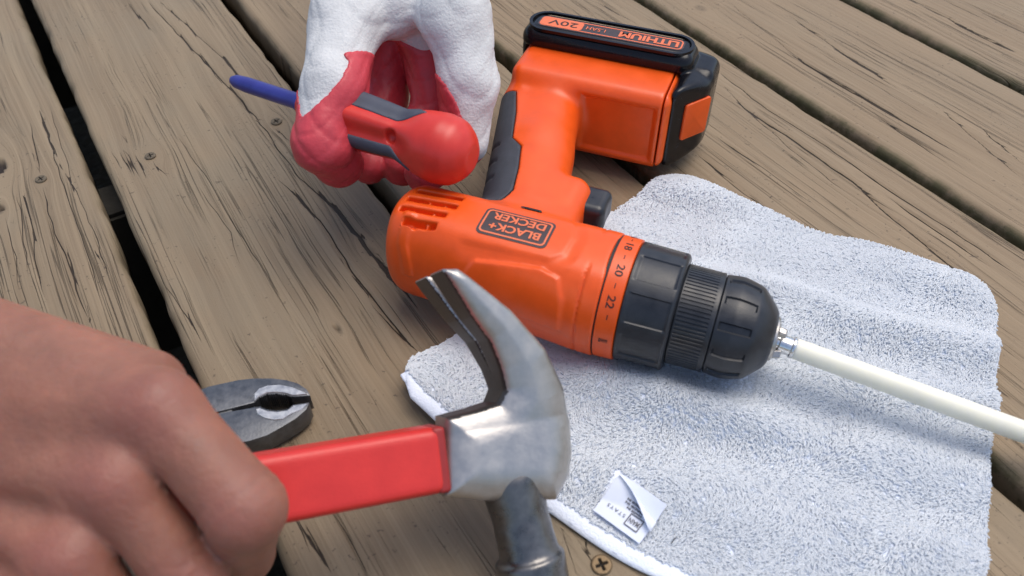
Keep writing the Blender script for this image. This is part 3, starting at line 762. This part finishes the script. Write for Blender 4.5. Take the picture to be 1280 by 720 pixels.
def flutes(x, a, r):
    k = (a / (2 * math.pi) * 12) % 1.0
    if .1665 < x < .1795 and .36 < k < .64: return r - .0010
    return r
prof = [(163.8, 20), (164, 22.9), (164.6, 23.5)] + [(x, 23.5 + 0.7 * math.sin((x - 165) / 16 * 3.14) - max(0, x - 172) * .16) for x in np.linspace(165, 181, 22)] + [(182.5, 21.2), (185.5, 18.2), (189.0, 14.5), (190.2, 12.6), (190.6, 11.6), (190.6, 6)]
dlink('chuck_body', lathe('chuck_body', [(x * .001, r * .001) for x, r in prof], 288, fn=flutes, deg=40), M_CHAR)
dlink('chuck_nose', lathe('chuck_nose', [(x * .001, r * .001) for x, r in ((189.5, 6), (189.8, 10.8), (191.6, 10.2), (192.4, 8.6), (192.4, 4))], 64), M_JAWS)
for k in range(3):
    a = R(100 + 120 * k); V = []
    def jaw(p):
        y2 = p[1] * math.cos(a) + p[2] * math.sin(a); z2 = -p[1] * math.sin(a) + p[2] * math.cos(a)
        return box([p[0], y2 - (195 - p[0]) * .25, z2], (191.5, 6.2, 0), (4.2, 1.9, 1.7), .5)
    V, F = snet(jaw, (185, -13, -13), (198, 13, 13), .5)
    dlink('chuck_jaw', mesh_np('chuck_jaw', mmV(V), F), M_JAWS)

# battery pack
def bat_f(p):
    x, y, z = p
    d = box(p, (60, 177, 0), (54, 13.5, 37.0), 8)                                  # flanks carrying the label
    d = smax(d, -(np.maximum(np.maximum(np.abs(z) - 26.2, y - 186), x - 107.5)), .8)
    core = box(p, (66, 181, 0), (61, 13, 27), 6)
    front = box(p, (116.5, 168, 0), (10.5, 29, 27.5), 7)
    front = smax(front, (x - 108.5) * .8 - (y - 140) * .6, 3)
    front = smax(front, (x - 116) * .5 + np.abs(z) * .85 - 24.5, 4)
    d = smin(d, smin(core, front, 2), 1.5)
    d = np.maximum(d, -box(p, (59, 158, 0), (49.8, 27.3, 26.3), 7) )
    return d
V, F = snet(bat_f, (0, 132, -42), (132, 200, 42), 1.1)
bat = dlink('battery_pack', mesh_np('battery_pack', mmV(V), F), M_BLACK)
lab_z = .0370
rimp = []
def flat_ring(nm, o, i_, z0, z1, mt, par):
    m = len(o); V = [(*p, z0) for p in o] + [(*p, z1) for p in o] + [(*p, z1) for p in i_] + [(*p, z0) for p in i_]
    F = []
    for k in range(m):
        k2 = (k + 1) % m
        for a in range(3): F.append((a * m + k, a * m + k2, (a + 1) * m + k2, (a + 1) * m + k))
    me = mesh_np(nm, V, F); bm = bmesh.new(); bm.from_mesh(me); bmesh.ops.recalc_face_normals(bm, faces=bm.faces); bm.to_mesh(me); bm.free()
    return dlink(nm, smooth_by_angle(me, 40), mt, par)
flat_ring('label_rim', rrect(.0085, .1115, .1650, .1890, .0118, 12), rrect(.0105, .1095, .1668, .1872, .0100, 12), .0360, .0378, M_BLACK, bat)
lb = dlink('battery_label', extrude_poly('battery_label', rrect(.0145, .1055, .1705, .1835, .0040, 6), .0366, .03715, 0), M_BADGE, bat)
def flat_text(s_, cx, cy, w_, h_, bold, mt, z):
    me = fit_text(text_mesh(s_, .006, bold), w=w_, h=h_)
    return dlink('lettering', map_mesh(me, lambda x, y, zz: (cx - x, cy - y, z)), mt, lb)
def flat_poly(nm, poly, z, mt, par): 
    return dlink(nm, mesh_np(nm, [(*p, z) for p in poly], [tuple(range(len(poly)))]), mt, par)
dlink('label_border', map_mesh(frame_mesh(.0890, .0112, .0009, .003, 5), lambda x, y, z: (x + .06, y + .177, .03725)), M_ORANGE2, lb)
flat_poly('orange_field', rrect(.0162, .0425, .1718, .1822, .0028, 5), .03732, M_ORANGE2, lb)
flat_text('LITHIUM', .0838, .177, .0365, .0066, .00022, M_ORANGE2, .0374)
flat_text('1.5AH', .0508, .177, .0120, .0036, .00004, M_ORANGE2, .0374)
flat_text('20V', .0300, .177, .0185, .0058, .00004, M_INK, .03745)
btn = dlink('release_button', extrude_poly('release_button', rrect(-.0100, .0100, -.0125, .0125, .0020, 4), -.001, .0013, .0007), M_ORANGE, bat)
nb = Vector((.8, -.6, 0)); tb_ = Vector((.6, .8, 0)); zb_ = Vector((0, 0, 1)); pb = Vector((.1085, .140, .003)) + tb_ * .0215
btn.matrix_local = Matrix(((tb_.x, zb_.x, nb.x, pb.x), (tb_.y, zb_.y, nb.y, pb.y), (tb_.z, zb_.z, nb.z, pb.z), (0, 0, 0, 1)))

# ------------------------------------------------------------------ white rod held in the chuck
M_ROD = mat('milky_plastic_rod', (.79, .77, .66), .45, var=.04, vscale=60, sss=.004, sssr=(1, 1, .8), rvar=.05)
r0 = np.array([.1245, .2351, .0333]); r1 = np.array([.22375, .19738, .0190]); rd = (r1 - r0) / np.linalg.norm(r1 - r0)
rod = empty('plastic_rod', Matrix.Translation(Vector(r0))); tag(rod, 'long milky white plastic rod clamped in the drill chuck', 'rod')
Pr = [rd * t for t in np.linspace(.0035, .215, 24)]
def rl(p): return Vector(p)
link('shaft', tube('shaft', [Vector(p) + Vector((0, 0, -.0012 * max(0, (i - 12) / 12) ** 2 + .0)) for i, p in enumerate(Pr)], .0049, 28), M_ROD, rod)
link('ferrule', tube('ferrule', [rd * t for t in (-.006, -.003, -.0026, .0026, .0030, .0038, .0042)], [.0036, .0036, .0043, .0044, .0050, .0052, .0050], 28, deg=30), M_CHROME, rod)

# ------------------------------------------------------------------ pliers on the deck
M_PLI = mat('grey_forged_steel', (.13, .135, .145), .42, metal=.75, var=.25, vscale=250, rvar=.1, bump=.0001, bscale=900)
M_PLI2 = mat('ground_bright_steel', (.5, .5, .5), .38, metal=.9, var=.2, vscale=400, rvar=.1)
M_PLIH = mat('red_dipped_grip', (.45, .03, .02), .45, var=.1)
PO = pt(388, 500, .011); PX = pt(388, 500, .011) - pt(292, 514, .011); PX[2] = 0; PX /= np.linalg.norm(PX); PY = np.array([-PX[1], PX[0], 0])
PM = Matrix(((PX[0], PY[0], 0, PO[0]), (PX[1], PY[1], 0, PO[1]), (0, 0, 1, .0006), (0, 0, 0, 1)))
pl = empty('pliers', PM); tag(pl, 'grey steel pliers with slightly open jaws lying on the deck', 'pliers')
def ppx(px, py, z=.0115):
    d = pt(px, py, z) - PO; return (float(d @ PX), float(d @ PY))
up_out = [ppx(*q) for q in ((388, 495), (383, 487), (372, 480), (358, 476), (340, 474), (318, 474), (298, 476), (280, 480), (262, 484), (240, 492))]
up_in = [ppx(*q) for q in ((240, 522), (262, 518), (291, 511), (318, 504), (324, 498), (334, 494), (346, 493), (358, 494.5), (366, 497), (386, 495.5))]
lo_in = [ppx(*q) for q in ((387, 504), (367, 507), (360, 512.5), (348, 514.5), (335, 513.5), (325, 509.5), (318, 510), (305, 512.5), (291, 515), (262, 521), (240, 525))]
lo_out = [ppx(*q) for q in ((240, 556), (262, 556), (290, 556), (312, 552), (334, 545), (352, 535), (370, 524), (383, 513))]
def teeth(L, amp, i0, i1):
    out = []
    for k in range(len(L) - 1):
        out.append(L[k])
        if i0 <= k < i1:
            a, b = np.array(L[k]), np.array(L[k + 1]); n = 5
            for j in range(1, 2 * n):
                q = a + (b - a) * j / (2 * n); out.append((q[0], q[1] + (amp if j % 2 else -amp)))
    out.append(L[-1]); return out
uj = link('jaw', extrude_poly('jaw', up_out + teeth(up_in, .0005, 3, 8), .001, .0115, .0009, 2), M_PLI, pl)
lj = link('jaw', extrude_poly('jaw', teeth(lo_in, .0005, 1, 6) + lo_out, .0005, .0115, .0009, 2), M_PLI, pl)
fu = [ppx(*q) for q in ((386, 494.4), (378, 490), (366, 485), (350, 482), (335, 483), (324, 487), (318, 494), (318.5, 502), (324, 496.5), (334, 492.6), (346, 491.6), (358, 493.2), (366, 495.8))]
flo = [ppx(*q) for q in ((386, 505.3), (367, 508.3), (360, 514), (348, 516), (335, 515), (325, 511), (320, 513), (322, 519), (330, 524), (342, 526.5), (354, 525.5), (366, 518), (378, 513.5))]
link('ground_face', extrude_poly('ground_face', fu, .0110, .0119, .0003, 1), M_PLI2, uj)
link('ground_face', extrude_poly('ground_face', flo, .0110, .0119, .0003, 1), M_PLI2, lj)
pv = link('pivot', lathe('pivot', [(0, .0040), (.0004, .0052), (.0021, .0052), (.0026, .0046)], 40), M_PLI2, pl); c = ppx(248, 523); pv.location = (c[0], c[1], .0112); pv.rotation_euler = (0, -R(90), 0)
# joint plate and the two handles, which run on under the hand
jx = ppx(262, 520)[0]
link('joint', extrude_poly('joint', [(jx + .010, .0125), (jx - .012, .0125), (jx - .022, .009), (jx - .024, 0), (jx - .022, -.009), (jx - .012, -.0125), (jx + .010, -.0125)], .0018, .0105, .001, 2), M_PLI, pl)
for sg in (1, -1):
    P_ = [Vector((jx - .012, -sg * .006, .0062)), Vector((jx - .03, sg * .010 * -1, .0062)), Vector((jx - .06, -sg * .017, .0062)), Vector((jx - .10, -sg * .019, .0062)), Vector((jx - .128, -sg * .016, .0062))]
    link('handle', tube('handle', P_, [.0045, .0052, .0056, .0056, .0048], 16), M_PLIH, pl)

# ------------------------------------------------------------------ hammer (held above the deck)
M_HEAD = mat('polished_hammer_steel', (.50, .475, .445), .42, metal=.9, var=.12, vscale=120, rvar=.1, bump=.00008, bscale=500)
M_HRED = mat('red_hammer_grip', (.60, .028, .022), .42, var=.08, vscale=70, rvar=.06, bump=.00006, bscale=900)
camR = np.array([1, 0, 0.]); camU = np.array([0, math.sin(PITCH), math.cos(PITCH)]); camB = -np.array([0, math.cos(PITCH), -math.sin(PITCH)])
HN = .35 * camR + .10 * camU + .93 * camB; HN /= np.linalg.norm(HN)
hx = camR * 1.0 + camU * .125; hx -= HN * (hx @ HN); hx /= np.linalg.norm(hx)      # from hand towards head
hy = np.cross(HN, hx)                                                            # towards the claw
HO = pd(624, 568, .308)
HM = Matrix(((hx[0], hy[0], HN[0], HO[0]), (hx[1], hy[1], HN[1], HO[1]), (hx[2], hy[2], HN[2], HO[2]), (0, 0, 0, 1)))
hammer = empty('claw_hammer', HM); tag(hammer, 'claw hammer with steel head and red handle held in the bare hand', 'hammer')
S_ = .308 / 1000 * 1000     # mm per image pixel at the head
def hp(px, py):             # outline point of the near cheek -> hammer millimetres
    a = (px - 624 - 13) * S_ / .935; b = -(py - 568) * S_; th = math.atan(.125)
    return (a * math.cos(th) + b * math.sin(th), -a * math.sin(th) + b * math.cos(th))
CLAW = [hp(*q) for q in ((551, 347), (588, 400), (610, 427), (627, 462), (634, 487), (626, 504), (600, 512), (566, 520), (566, 612), (615, 620), (700, 624), (717, 596), (721, 568), (719, 530), (708, 487), (680, 438), (633, 392), (568, 346))]
tip = np.array(CLAW[0])
INNER = [(500, 300), (551, 347), (588, 400), (610, 427), (627, 462), (634, 487), (626, 504), (600, 512), (566, 520)]
def claw_f(p):
    x, y, z = p
    prof = poly2(x, y, CLAW)
    t = np.clip((y - 12) / 55, 0, 1)
    wid = 12.5 + 12.0 * t - .028 * np.clip(prof + 13, 0, 13) ** 2 * (1 - .6 * t)
    d = smax(prof - .3, np.abs(z) - wid, 3.0)
    notch = np.abs(z) - np.clip((y - 38) * .075, -1, 3)            # V notch between the two claws
    return smax(d, -np.where(y > 24, notch, 9), 1.2)
def neck_f(p):
    x, y, z = p
    neck = cone(p, hp(652, 600) + (0,), hp(668, 668) + (0,), 12.5, 10.2)
    nk2 = cone(p, hp(668, 668) + (0,), hp(676, 700) + (0,), 10.2, 12.5)
    ax0 = np.array(hp(672, 690)); ax1_ = np.array(hp(683, 742)); dv = (ax1_ - ax0); L = np.linalg.norm(dv); dv /= L
    q = (x - ax0[0]) * dv[0] + (y - ax0[1]) * dv[1]; rr = np.sqrt((-(x - ax0[0]) * dv[1] + (y - ax0[1]) * dv[0]) ** 2 + z * z)
    face = smax(rr - 13.6, np.abs(q - L * .6) - L * .5, 1.2)
    return smin(smin(neck, nk2, 4), face, 2)
def split_faces(V, F, m):
    out = []
    for sel in (F[~m], F[m]):
        u, inv = np.unique(sel, return_inverse=True); out.append((V[u], inv.reshape(sel.shape)))
    return out
V, F = snet(claw_f, (-42, -66, -30), (42, 84, 30), .75)
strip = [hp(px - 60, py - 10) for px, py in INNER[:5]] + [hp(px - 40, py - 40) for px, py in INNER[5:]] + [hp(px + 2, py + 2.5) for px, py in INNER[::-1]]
C = V[F].mean(1); inner_faces = (poly2(C[:, 0], C[:, 1], strip) < 0) & (np.abs(C[:, 2]) < 10.6 + 12 * np.clip((C[:, 1] - 12) / 55, 0, 1))
(V1, F1), (V2, F2) = split_faces(V, F, inner_faces)
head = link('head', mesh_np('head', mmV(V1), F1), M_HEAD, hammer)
link('claw_underside', mesh_np('claw_underside', mmV(V2), F2), mat('black_claw_inner', (.03, .027, .026), .42, var=.3, vscale=150, bump=.0001, bscale=600), head)  # inner claw faces split off into a near-black material
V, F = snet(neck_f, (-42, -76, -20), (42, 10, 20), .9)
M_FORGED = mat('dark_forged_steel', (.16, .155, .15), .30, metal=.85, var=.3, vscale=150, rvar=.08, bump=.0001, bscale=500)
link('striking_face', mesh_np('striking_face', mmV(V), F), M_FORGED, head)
hcx, hcy = hp(563, 568)
def hand_f(p):     # handle: flattened rectangular section, slowly swelling towards the end
    x, y, z = p
    e = np.clip((-x - 20) / 240, 0, 1)
    d = box([x, y - (hcy + .0), z], (hcx - 122, 0, 0), (122, 12.0, 10.0), 3.4)
    return d - 1.5 * np.sin(e * 3.1) * 0 - 2.0 * np.clip((e - .8) * 5, 0, 1)
V, F = snet(hand_f, (-272, hcy - 20, -16), (hcx + 3, hcy + 20, 16), 1.6)
link('handle', smooth_by_angle(mesh_np('handle', mmV(V), F), 50), M_HRED, hammer)
V, F = snet(lambda p: box(p, (hcx - 1, hcy, 0), (2.5, 12.0, 9.5), 1.5), (hcx - 6, hcy - 15, -13), (hcx + 4, hcy + 15, 13), .8)
link('collar', mesh_np('collar', mmV(V), F), mat('dark_red_collar', (.30, .02, .018), .5, var=.1), hammer)

# ------------------------------------------------------------------ bare hand
def skin_material():
    m = mat('skin', (.285, .122, .080), .55, var=.18, vscale=70, sss=.003, sssr=(1, .36, .2), bump=.0004, bscale=380, rvar=.06)
    nt = m.node_tree; b = nt.nodes['Principled BSDF']; N, L = nt.nodes.new, nt.links.new
    src = b.inputs['Base Color'].links[0].from_socket
    at = N('ShaderNodeAttribute'); at.attribute_name = 'flush'
    mx = N('ShaderNodeMix'); mx.data_type = 'RGBA'; L(at.outputs['Fac'], mx.inputs[0]); L(src, mx.inputs[6]); mx.inputs[7].default_value = (.31, .115, .088, 1)
    L(mx.outputs[2], b.inputs['Base Color']); return m
M_SKIN = skin_material()
J = {}
for nm, q in dict(wr=(-150, 480, .262), wu=(-160, 640, .272), i0=(200, 512, .246), i1=(306, 636, .243), i2=(300, 690, .276), i3=(262, 672, .296),
                  m0=(148, 602, .242), m1=(238, 726, .249), m2=(240, 780, .276), m3=(210, 768, .290), r0=(92, 696, .240), r1=(170, 812, .250), r2=(200, 850, .262), r3=(160, 850, .286),
                  p0=(48, 775, .238), p1=(125, 860, .244), p2=(145, 900, .264), p3=(110, 905, .284),
                  t0=(-60, 470, .285), t1=(120, 490, .292), t2=(235, 560, .312), t3=(300, 610, .322), fa=(-900, 300, .30), fb=(-900, 470, .31)).items():
    J[nm] = pd(*q) * 1000
def palm_f(p):
    d = None
    for nm, ra, rb in (('i0', 14, 11.5), ('m0', 13.5, 11), ('r0', 13, 10.5), ('p0', 12.5, 10)):
        base = J['wr'] * (1 - {'i': .15, 'm': .4, 'r': .65, 'p': .95}[nm[0]]) + J['wu'] * {'i': .15, 'm': .4, 'r': .65, 'p': .95}[nm[0]]
        c = cone(p, base, J[nm], ra, rb); d = c if d is None else smin(d, c, 11)
    back = pd(60, 560, .262) * 1000
    d = smin(d, cone(p, pd(-110, 424, .268) * 1000, pd(182, 486, .262) * 1000, 22, 13.2), 10)          # web between thumb and index
    d = smin(d, cone(p, pd(-80, 580, .285) * 1000, pd(70, 680, .268) * 1000, 19, 14), 9)           # palm
    d = smin(d, cone(p, (J['wr'] + J['wu']) / 2 + [0, 0, -3], J['fa'] * .5 + J['fb'] * .5, 25, 31), 14)
    d = smin(d, cone(p, J['wr'], J['fa'], 17, 25), 12)
    return d
def finger(p, a, r):
    d = cone(p, J[a + '0'], J[a + '1'], r * .96, r); d = smin(d, cone(p, J[a + '1'], J[a + '2'], r * 1.0, r * .92), 3); return smin(d, cone(p, J[a + '2'], J[a + '3'], r * .92, r * .8), 3)
def hand_sdf(p):
    fs = [finger(p, 'i', 12.2), finger(p, 'm', 11.0), finger(p, 'r', 10.4), finger(p, 'p', 9.2)]
    d = palm_f(p)
    # raised tendons and knuckles
    fd = fs[0]
    for f in fs[1:]: fd = smin(fd, f, .6)
    d = smin(d, fd, 5)
    # skin folds between the knuckles
    for a, b_, dp in (('m0', 'r0', 1.6), ('r0', 'p0', 1.5)):
        c = (J[a] + J[b_]) / 2; w0 = (J['wr'] + J['wu']) / 2; e = c + (w0 - c) * .5
        g = cone(p, c + (w0 - c) * .18 + camB * 11.5, e + camB * 13.5, dp, 1.2); d = smax(d, -g, 6.5)
    for a in ('i', 'm', 'r'):                                     # skin folds over the middle joints
        ax_ = J[a + '1'] - J[a + '0']; ax_ = ax_ / np.linalg.norm(ax_); q = J[a + '1']
        al = (p[0] - q[0]) * ax_[0] + (p[1] - q[1]) * ax_[1] + (p[2] - q[2]) * ax_[2]
        rr = np.sqrt((p[0] - q[0]) ** 2 + (p[1] - q[1]) ** 2 + (p[2] - q[2]) ** 2)
        d = d + .17 * np.sin(al * 1.5 + .5 * np.sin(p[0] * .5)) * np.exp(-((al + 3) / 5.5) ** 2) * (rr < 20)
    th = smin(cone(p, J['t0'], J['t1'], 16, 12.5), cone(p, J['t1'], J['t2'], 12, 10.5), 4); th = smin(th, cone(p, J['t2'], J['t3'], 10.5, 8.5), 3)
    return smin(d, th, 5)
allj = np.array(list(J.values())); lo = np.array([allj[:, 0].min(), allj[:, 1].min(), allj[:, 2].min()]) - 38; hi = allj.max(0) + 40
lo[0] = -300
V, F = snet(hand_sdf, lo, hi, 1.5)
fl = np.zeros(len(V))
for a, s_ in (('i0', 13), ('m0', 13), ('r0', 13), ('p0', 12), ('i1', 12), ('m1', 12), ('r1', 12), ('i3', 12), ('m3', 12)):
    fl = np.maximum(fl, .75 * np.exp(-((V - (J[a] + camB * 7)) ** 2).sum(1) / (s_ * s_)))
V = mmV(V); o0 = Vector((-.2, .24, 0)); me = mesh_np('hand', V - np.array(o0), F)
at = me.attributes.new('flush', 'FLOAT', 'POINT')
if len(me.vertices) == len(fl): at.data.foreach_set('value', fl.astype(np.float32))
hand = link('hand', me, M_SKIN); hand.location = o0
tag(hand, 'bare hand reaching in from the left, fist closed round the red hammer handle', 'hand')

# ------------------------------------------------------------------ gloved hand holding a screwdriver
M_KNIT = mat('white_knit_glove', (.62, .62, .61), .95, var=.08, vscale=90, spec=.1, bump=.0005, bscale=700)
M_COAT = mat('red_rubber_coating', (.54, .05, .065), .48, var=.14, vscale=80, bump=.0004, bscale=260, rvar=.08)
G = lambda px, py, d: pd(px, py, d) * 1000
def glove_sdf(p):
    d = cone(p, G(440, -140, .47), G(432, 30, .425), 21, 18)
    d = smin(d, cone(p, G(500, -150, .48), G(492, 10, .435), 22, 17), 9)
    d = smin(d, cone(p, G(560, -150, .48), G(566, 20, .425), 22, 18.5), 9)
    d = smin(d, cone(p, G(505, -330, .55), G(500, -150, .49), 34, 30), 14)
    # thumb lobe
    th = smin(cone(p, G(432, 30, .425), G(418, 110, .408), 18, 16), cone(p, G(418, 110, .408), G(403, 180, .405), 16, 14.5), 6)
    th = smin(th, cone(p, G(403, 180, .405), G(425, 205, .425), 13.5, 12), 5)
    # fingers behind and round the tool
    f1 = smin(cone(p, G(572, 20, .42), G(586, 105, .424), 17.5, 15), cone(p, G(586, 105, .424), G(582, 178, .432), 15, 12), 6)
    f1 = smin(f1, cone(p, G(582, 178, .432), G(530, 218, .436), 11, 10), 4)
    f2 = smin(cone(p, G(530, 40, .455), G(545, 130, .462), 15, 13), cone(p, G(545, 130, .462), G(500, 206, .452), 13, 11), 5)
    f3 = smin(cone(p, G(480, 30, .462), G(480, 120, .472), 15, 13), cone(p, G(480, 120, .472), G(462, 205, .452), 13, 11), 5)
    d = smin(d, smin(smin(smin(th, f1, 2), f2, 2), f3, 2), 9)
    x, y, z = p
    d = d + .5 * np.sin(x * .21 + z * .13) * np.sin(y * .17 + x * .05) + .35 * np.sin(z * .33 - x * .12 + 1)
    d = d + .7 * (1 - np.abs(np.sin(x * .11 + z * .19 - y * .06 + 1.1 * np.sin(y * .08 + x * .07)))) ** 3 + .45 * (1 - np.abs(np.sin(z * .31 - x * .17 + .9 * np.sin(x * .12)))) ** 4
    return d
WH = [(250, -600), (330, 40), (345, 80), (362, 98), (364, 112), (376, 118), (381, 140), (386, 166), (398, 160), (420, 140), (436, 120), (444, 96), (436, 84), (452, 76), (470, 70), (480, 50), (490, 42), (505, 52), (530, 74), (556, 105), (572, 130), (584, 162), (598, 204), (680, 204), (680, -600)]
cx0, cy0 = 500, 60; gc = G(cx0, cy0, .42)
gR, gU, gB = camR, camU, camB
WHm = [((q[0] - cx0) * .42, -(q[1] - cy0) * .42) for q in WH]
def coat_region(p):
    d0 = p[0] - gc[0]; d1 = p[1] - gc[1]; d2 = p[2] - gc[2]
    a = d0 * gR[0] + d1 * gR[1] + d2 * gR[2]; b = d0 * gU[0] + d1 * gU[1] + d2 * gU[2]; c = d0 * gB[0] + d1 * gB[1] + d2 * gB[2]
    sc = .42 / (.42 - c * .001)
    inside = poly2(a * sc, b * sc, WHm)                       # negative on the bare knit back
    back = -(c + 22 + .10 * b)                                 # palm side is coated too
    back = np.where(b > 60, -9., back)
    return -np.maximum(inside, back)                           # negative inside the coating
glo = np.array(G(350, 250, .48)); 
lo = (gc[0] - 85, gc[1] - 75, gc[2] - 75); hi = (gc[0] + 80, gc[1] + 260, gc[2] + 60)
V, F = snet(glove_sdf, lo, hi, 1.6)
glove = empty('gloved_hand'); glove.location = Vector(pd(500, 60, .42)); tag(glove, 'hand in white knit work glove with red rubber palm, gripping the screwdriver', 'glove')
go = np.array(glove.location)
link('glove_knit', mesh_np('glove_knit', mmV(V) - go, F), M_KNIT, glove)
V, F = snet(lambda p: smax(glove_sdf(p) - .7, coat_region(p), .7), lo, hi, 1.4)
link('rubber_coating', mesh_np('rubber_coating', mmV(V) - go, F), M_COAT, glove)

M_SRED = mat('red_screwdriver_plastic', (.60, .034, .022), .36, var=.08, vscale=90, rvar=.06)
M_SDARK = mat('slate_grip_inlay', (.055, .062, .085), .55, var=.15, vscale=120)
M_BLUE = mat('blue_screwdriver_shaft', (.045, .05, .26), .35, metal=.3, var=.15, vscale=120)
sa = pd(553, 186, .394); sb = pd(290, 100, .432); sx_ = (sb - sa); SL = np.linalg.norm(sx_); sx_ /= SL
sz_ = camB - sx_ * (camB @ sx_); sz_ /= np.linalg.norm(sz_); sy_ = np.cross(sz_, sx_)
SM = Matrix(((sx_[0], sy_[0], sz_[0], sa[0]), (sx_[1], sy_[1], sz_[1], sa[1]), (sx_[2], sy_[2], sz_[2], sa[2]), (0, 0, 0, 1)))
sdv = empty('screwdriver', SM); tag(sdv, 'screwdriver with red and slate handle and blue shaft gripped in the glove', 'screwdriver')
_sx = np.linspace(-40, 110, 601); _sr = np.interp(_sx, [-24, -17, -14, -8, 0, 10, 22, 34, 50, 66, 78, 84, 90], [0, 7, 12, 16.6, 17.8, 16.6, 12.2, 13.2, 14.2, 12.5, 9.0, 7.0, 5.5])
_sr = np.convolve(np.pad(_sr, 14, 'edge'), np.hanning(29) / np.hanning(29).sum(), 'valid')
def sd_prof(x): return np.interp(x, _sx, _sr)
def sd_f(p):
    x, y, z = p; a = np.arctan2(z, y); rr = np.sqrt(y * y + z * z)
    lobes = np.clip((x - 8) / 12, 0, 1) * np.clip((80 - x) / 10, 0, 1)
    d = (rr - (sd_prof(x) - lobes * 1.1 * np.cos(a * 6))) * .85
    dim = cone(p, (23, 4, 17), (23, 4, 10), 4.0, 3.0)               # hanging hole through the neck
    return smax(smax(smax(d, -17 - x, 1), x - 84, 1), -dim, 1)
def inlay(p):
    x, y, z = p; a = np.arctan2(z, y)
    d = 9e9
    for a0 in (145, 25, 265):
        da = (a - R(a0 - 5) + math.pi) % (2 * math.pi) - math.pi
        q = np.maximum(np.abs(da) * 13 - 6.5 * np.clip((x - 9) / 14, 0, 1), np.abs(x - 42) - 34); d = np.minimum(d, q)
    return d
V, F = snet(sd_f, (-20, -20, -20), (88, 20, 20), .9)
link('handle', mesh_np('handle', mmV(V), F), M_SRED, sdv)
V, F = snet(lambda p: smax(sd_f(p) - .5, inlay(p), .6), (-20, -20, -20), (88, 20, 20), .9)
link('grip_inlay', mesh_np('grip_inlay', mmV(V), F), M_SDARK, sdv)
link('shaft', lathe('shaft', [(x * .001, r * .001) for x, r in ((78, 5.2), (86, 5.2), (88, 4.3), (SL * 1000 - 10, 4.2), (SL * 1000 - 3, 3.6), (SL * 1000, 2.2))], 32), M_BLUE, sdv)
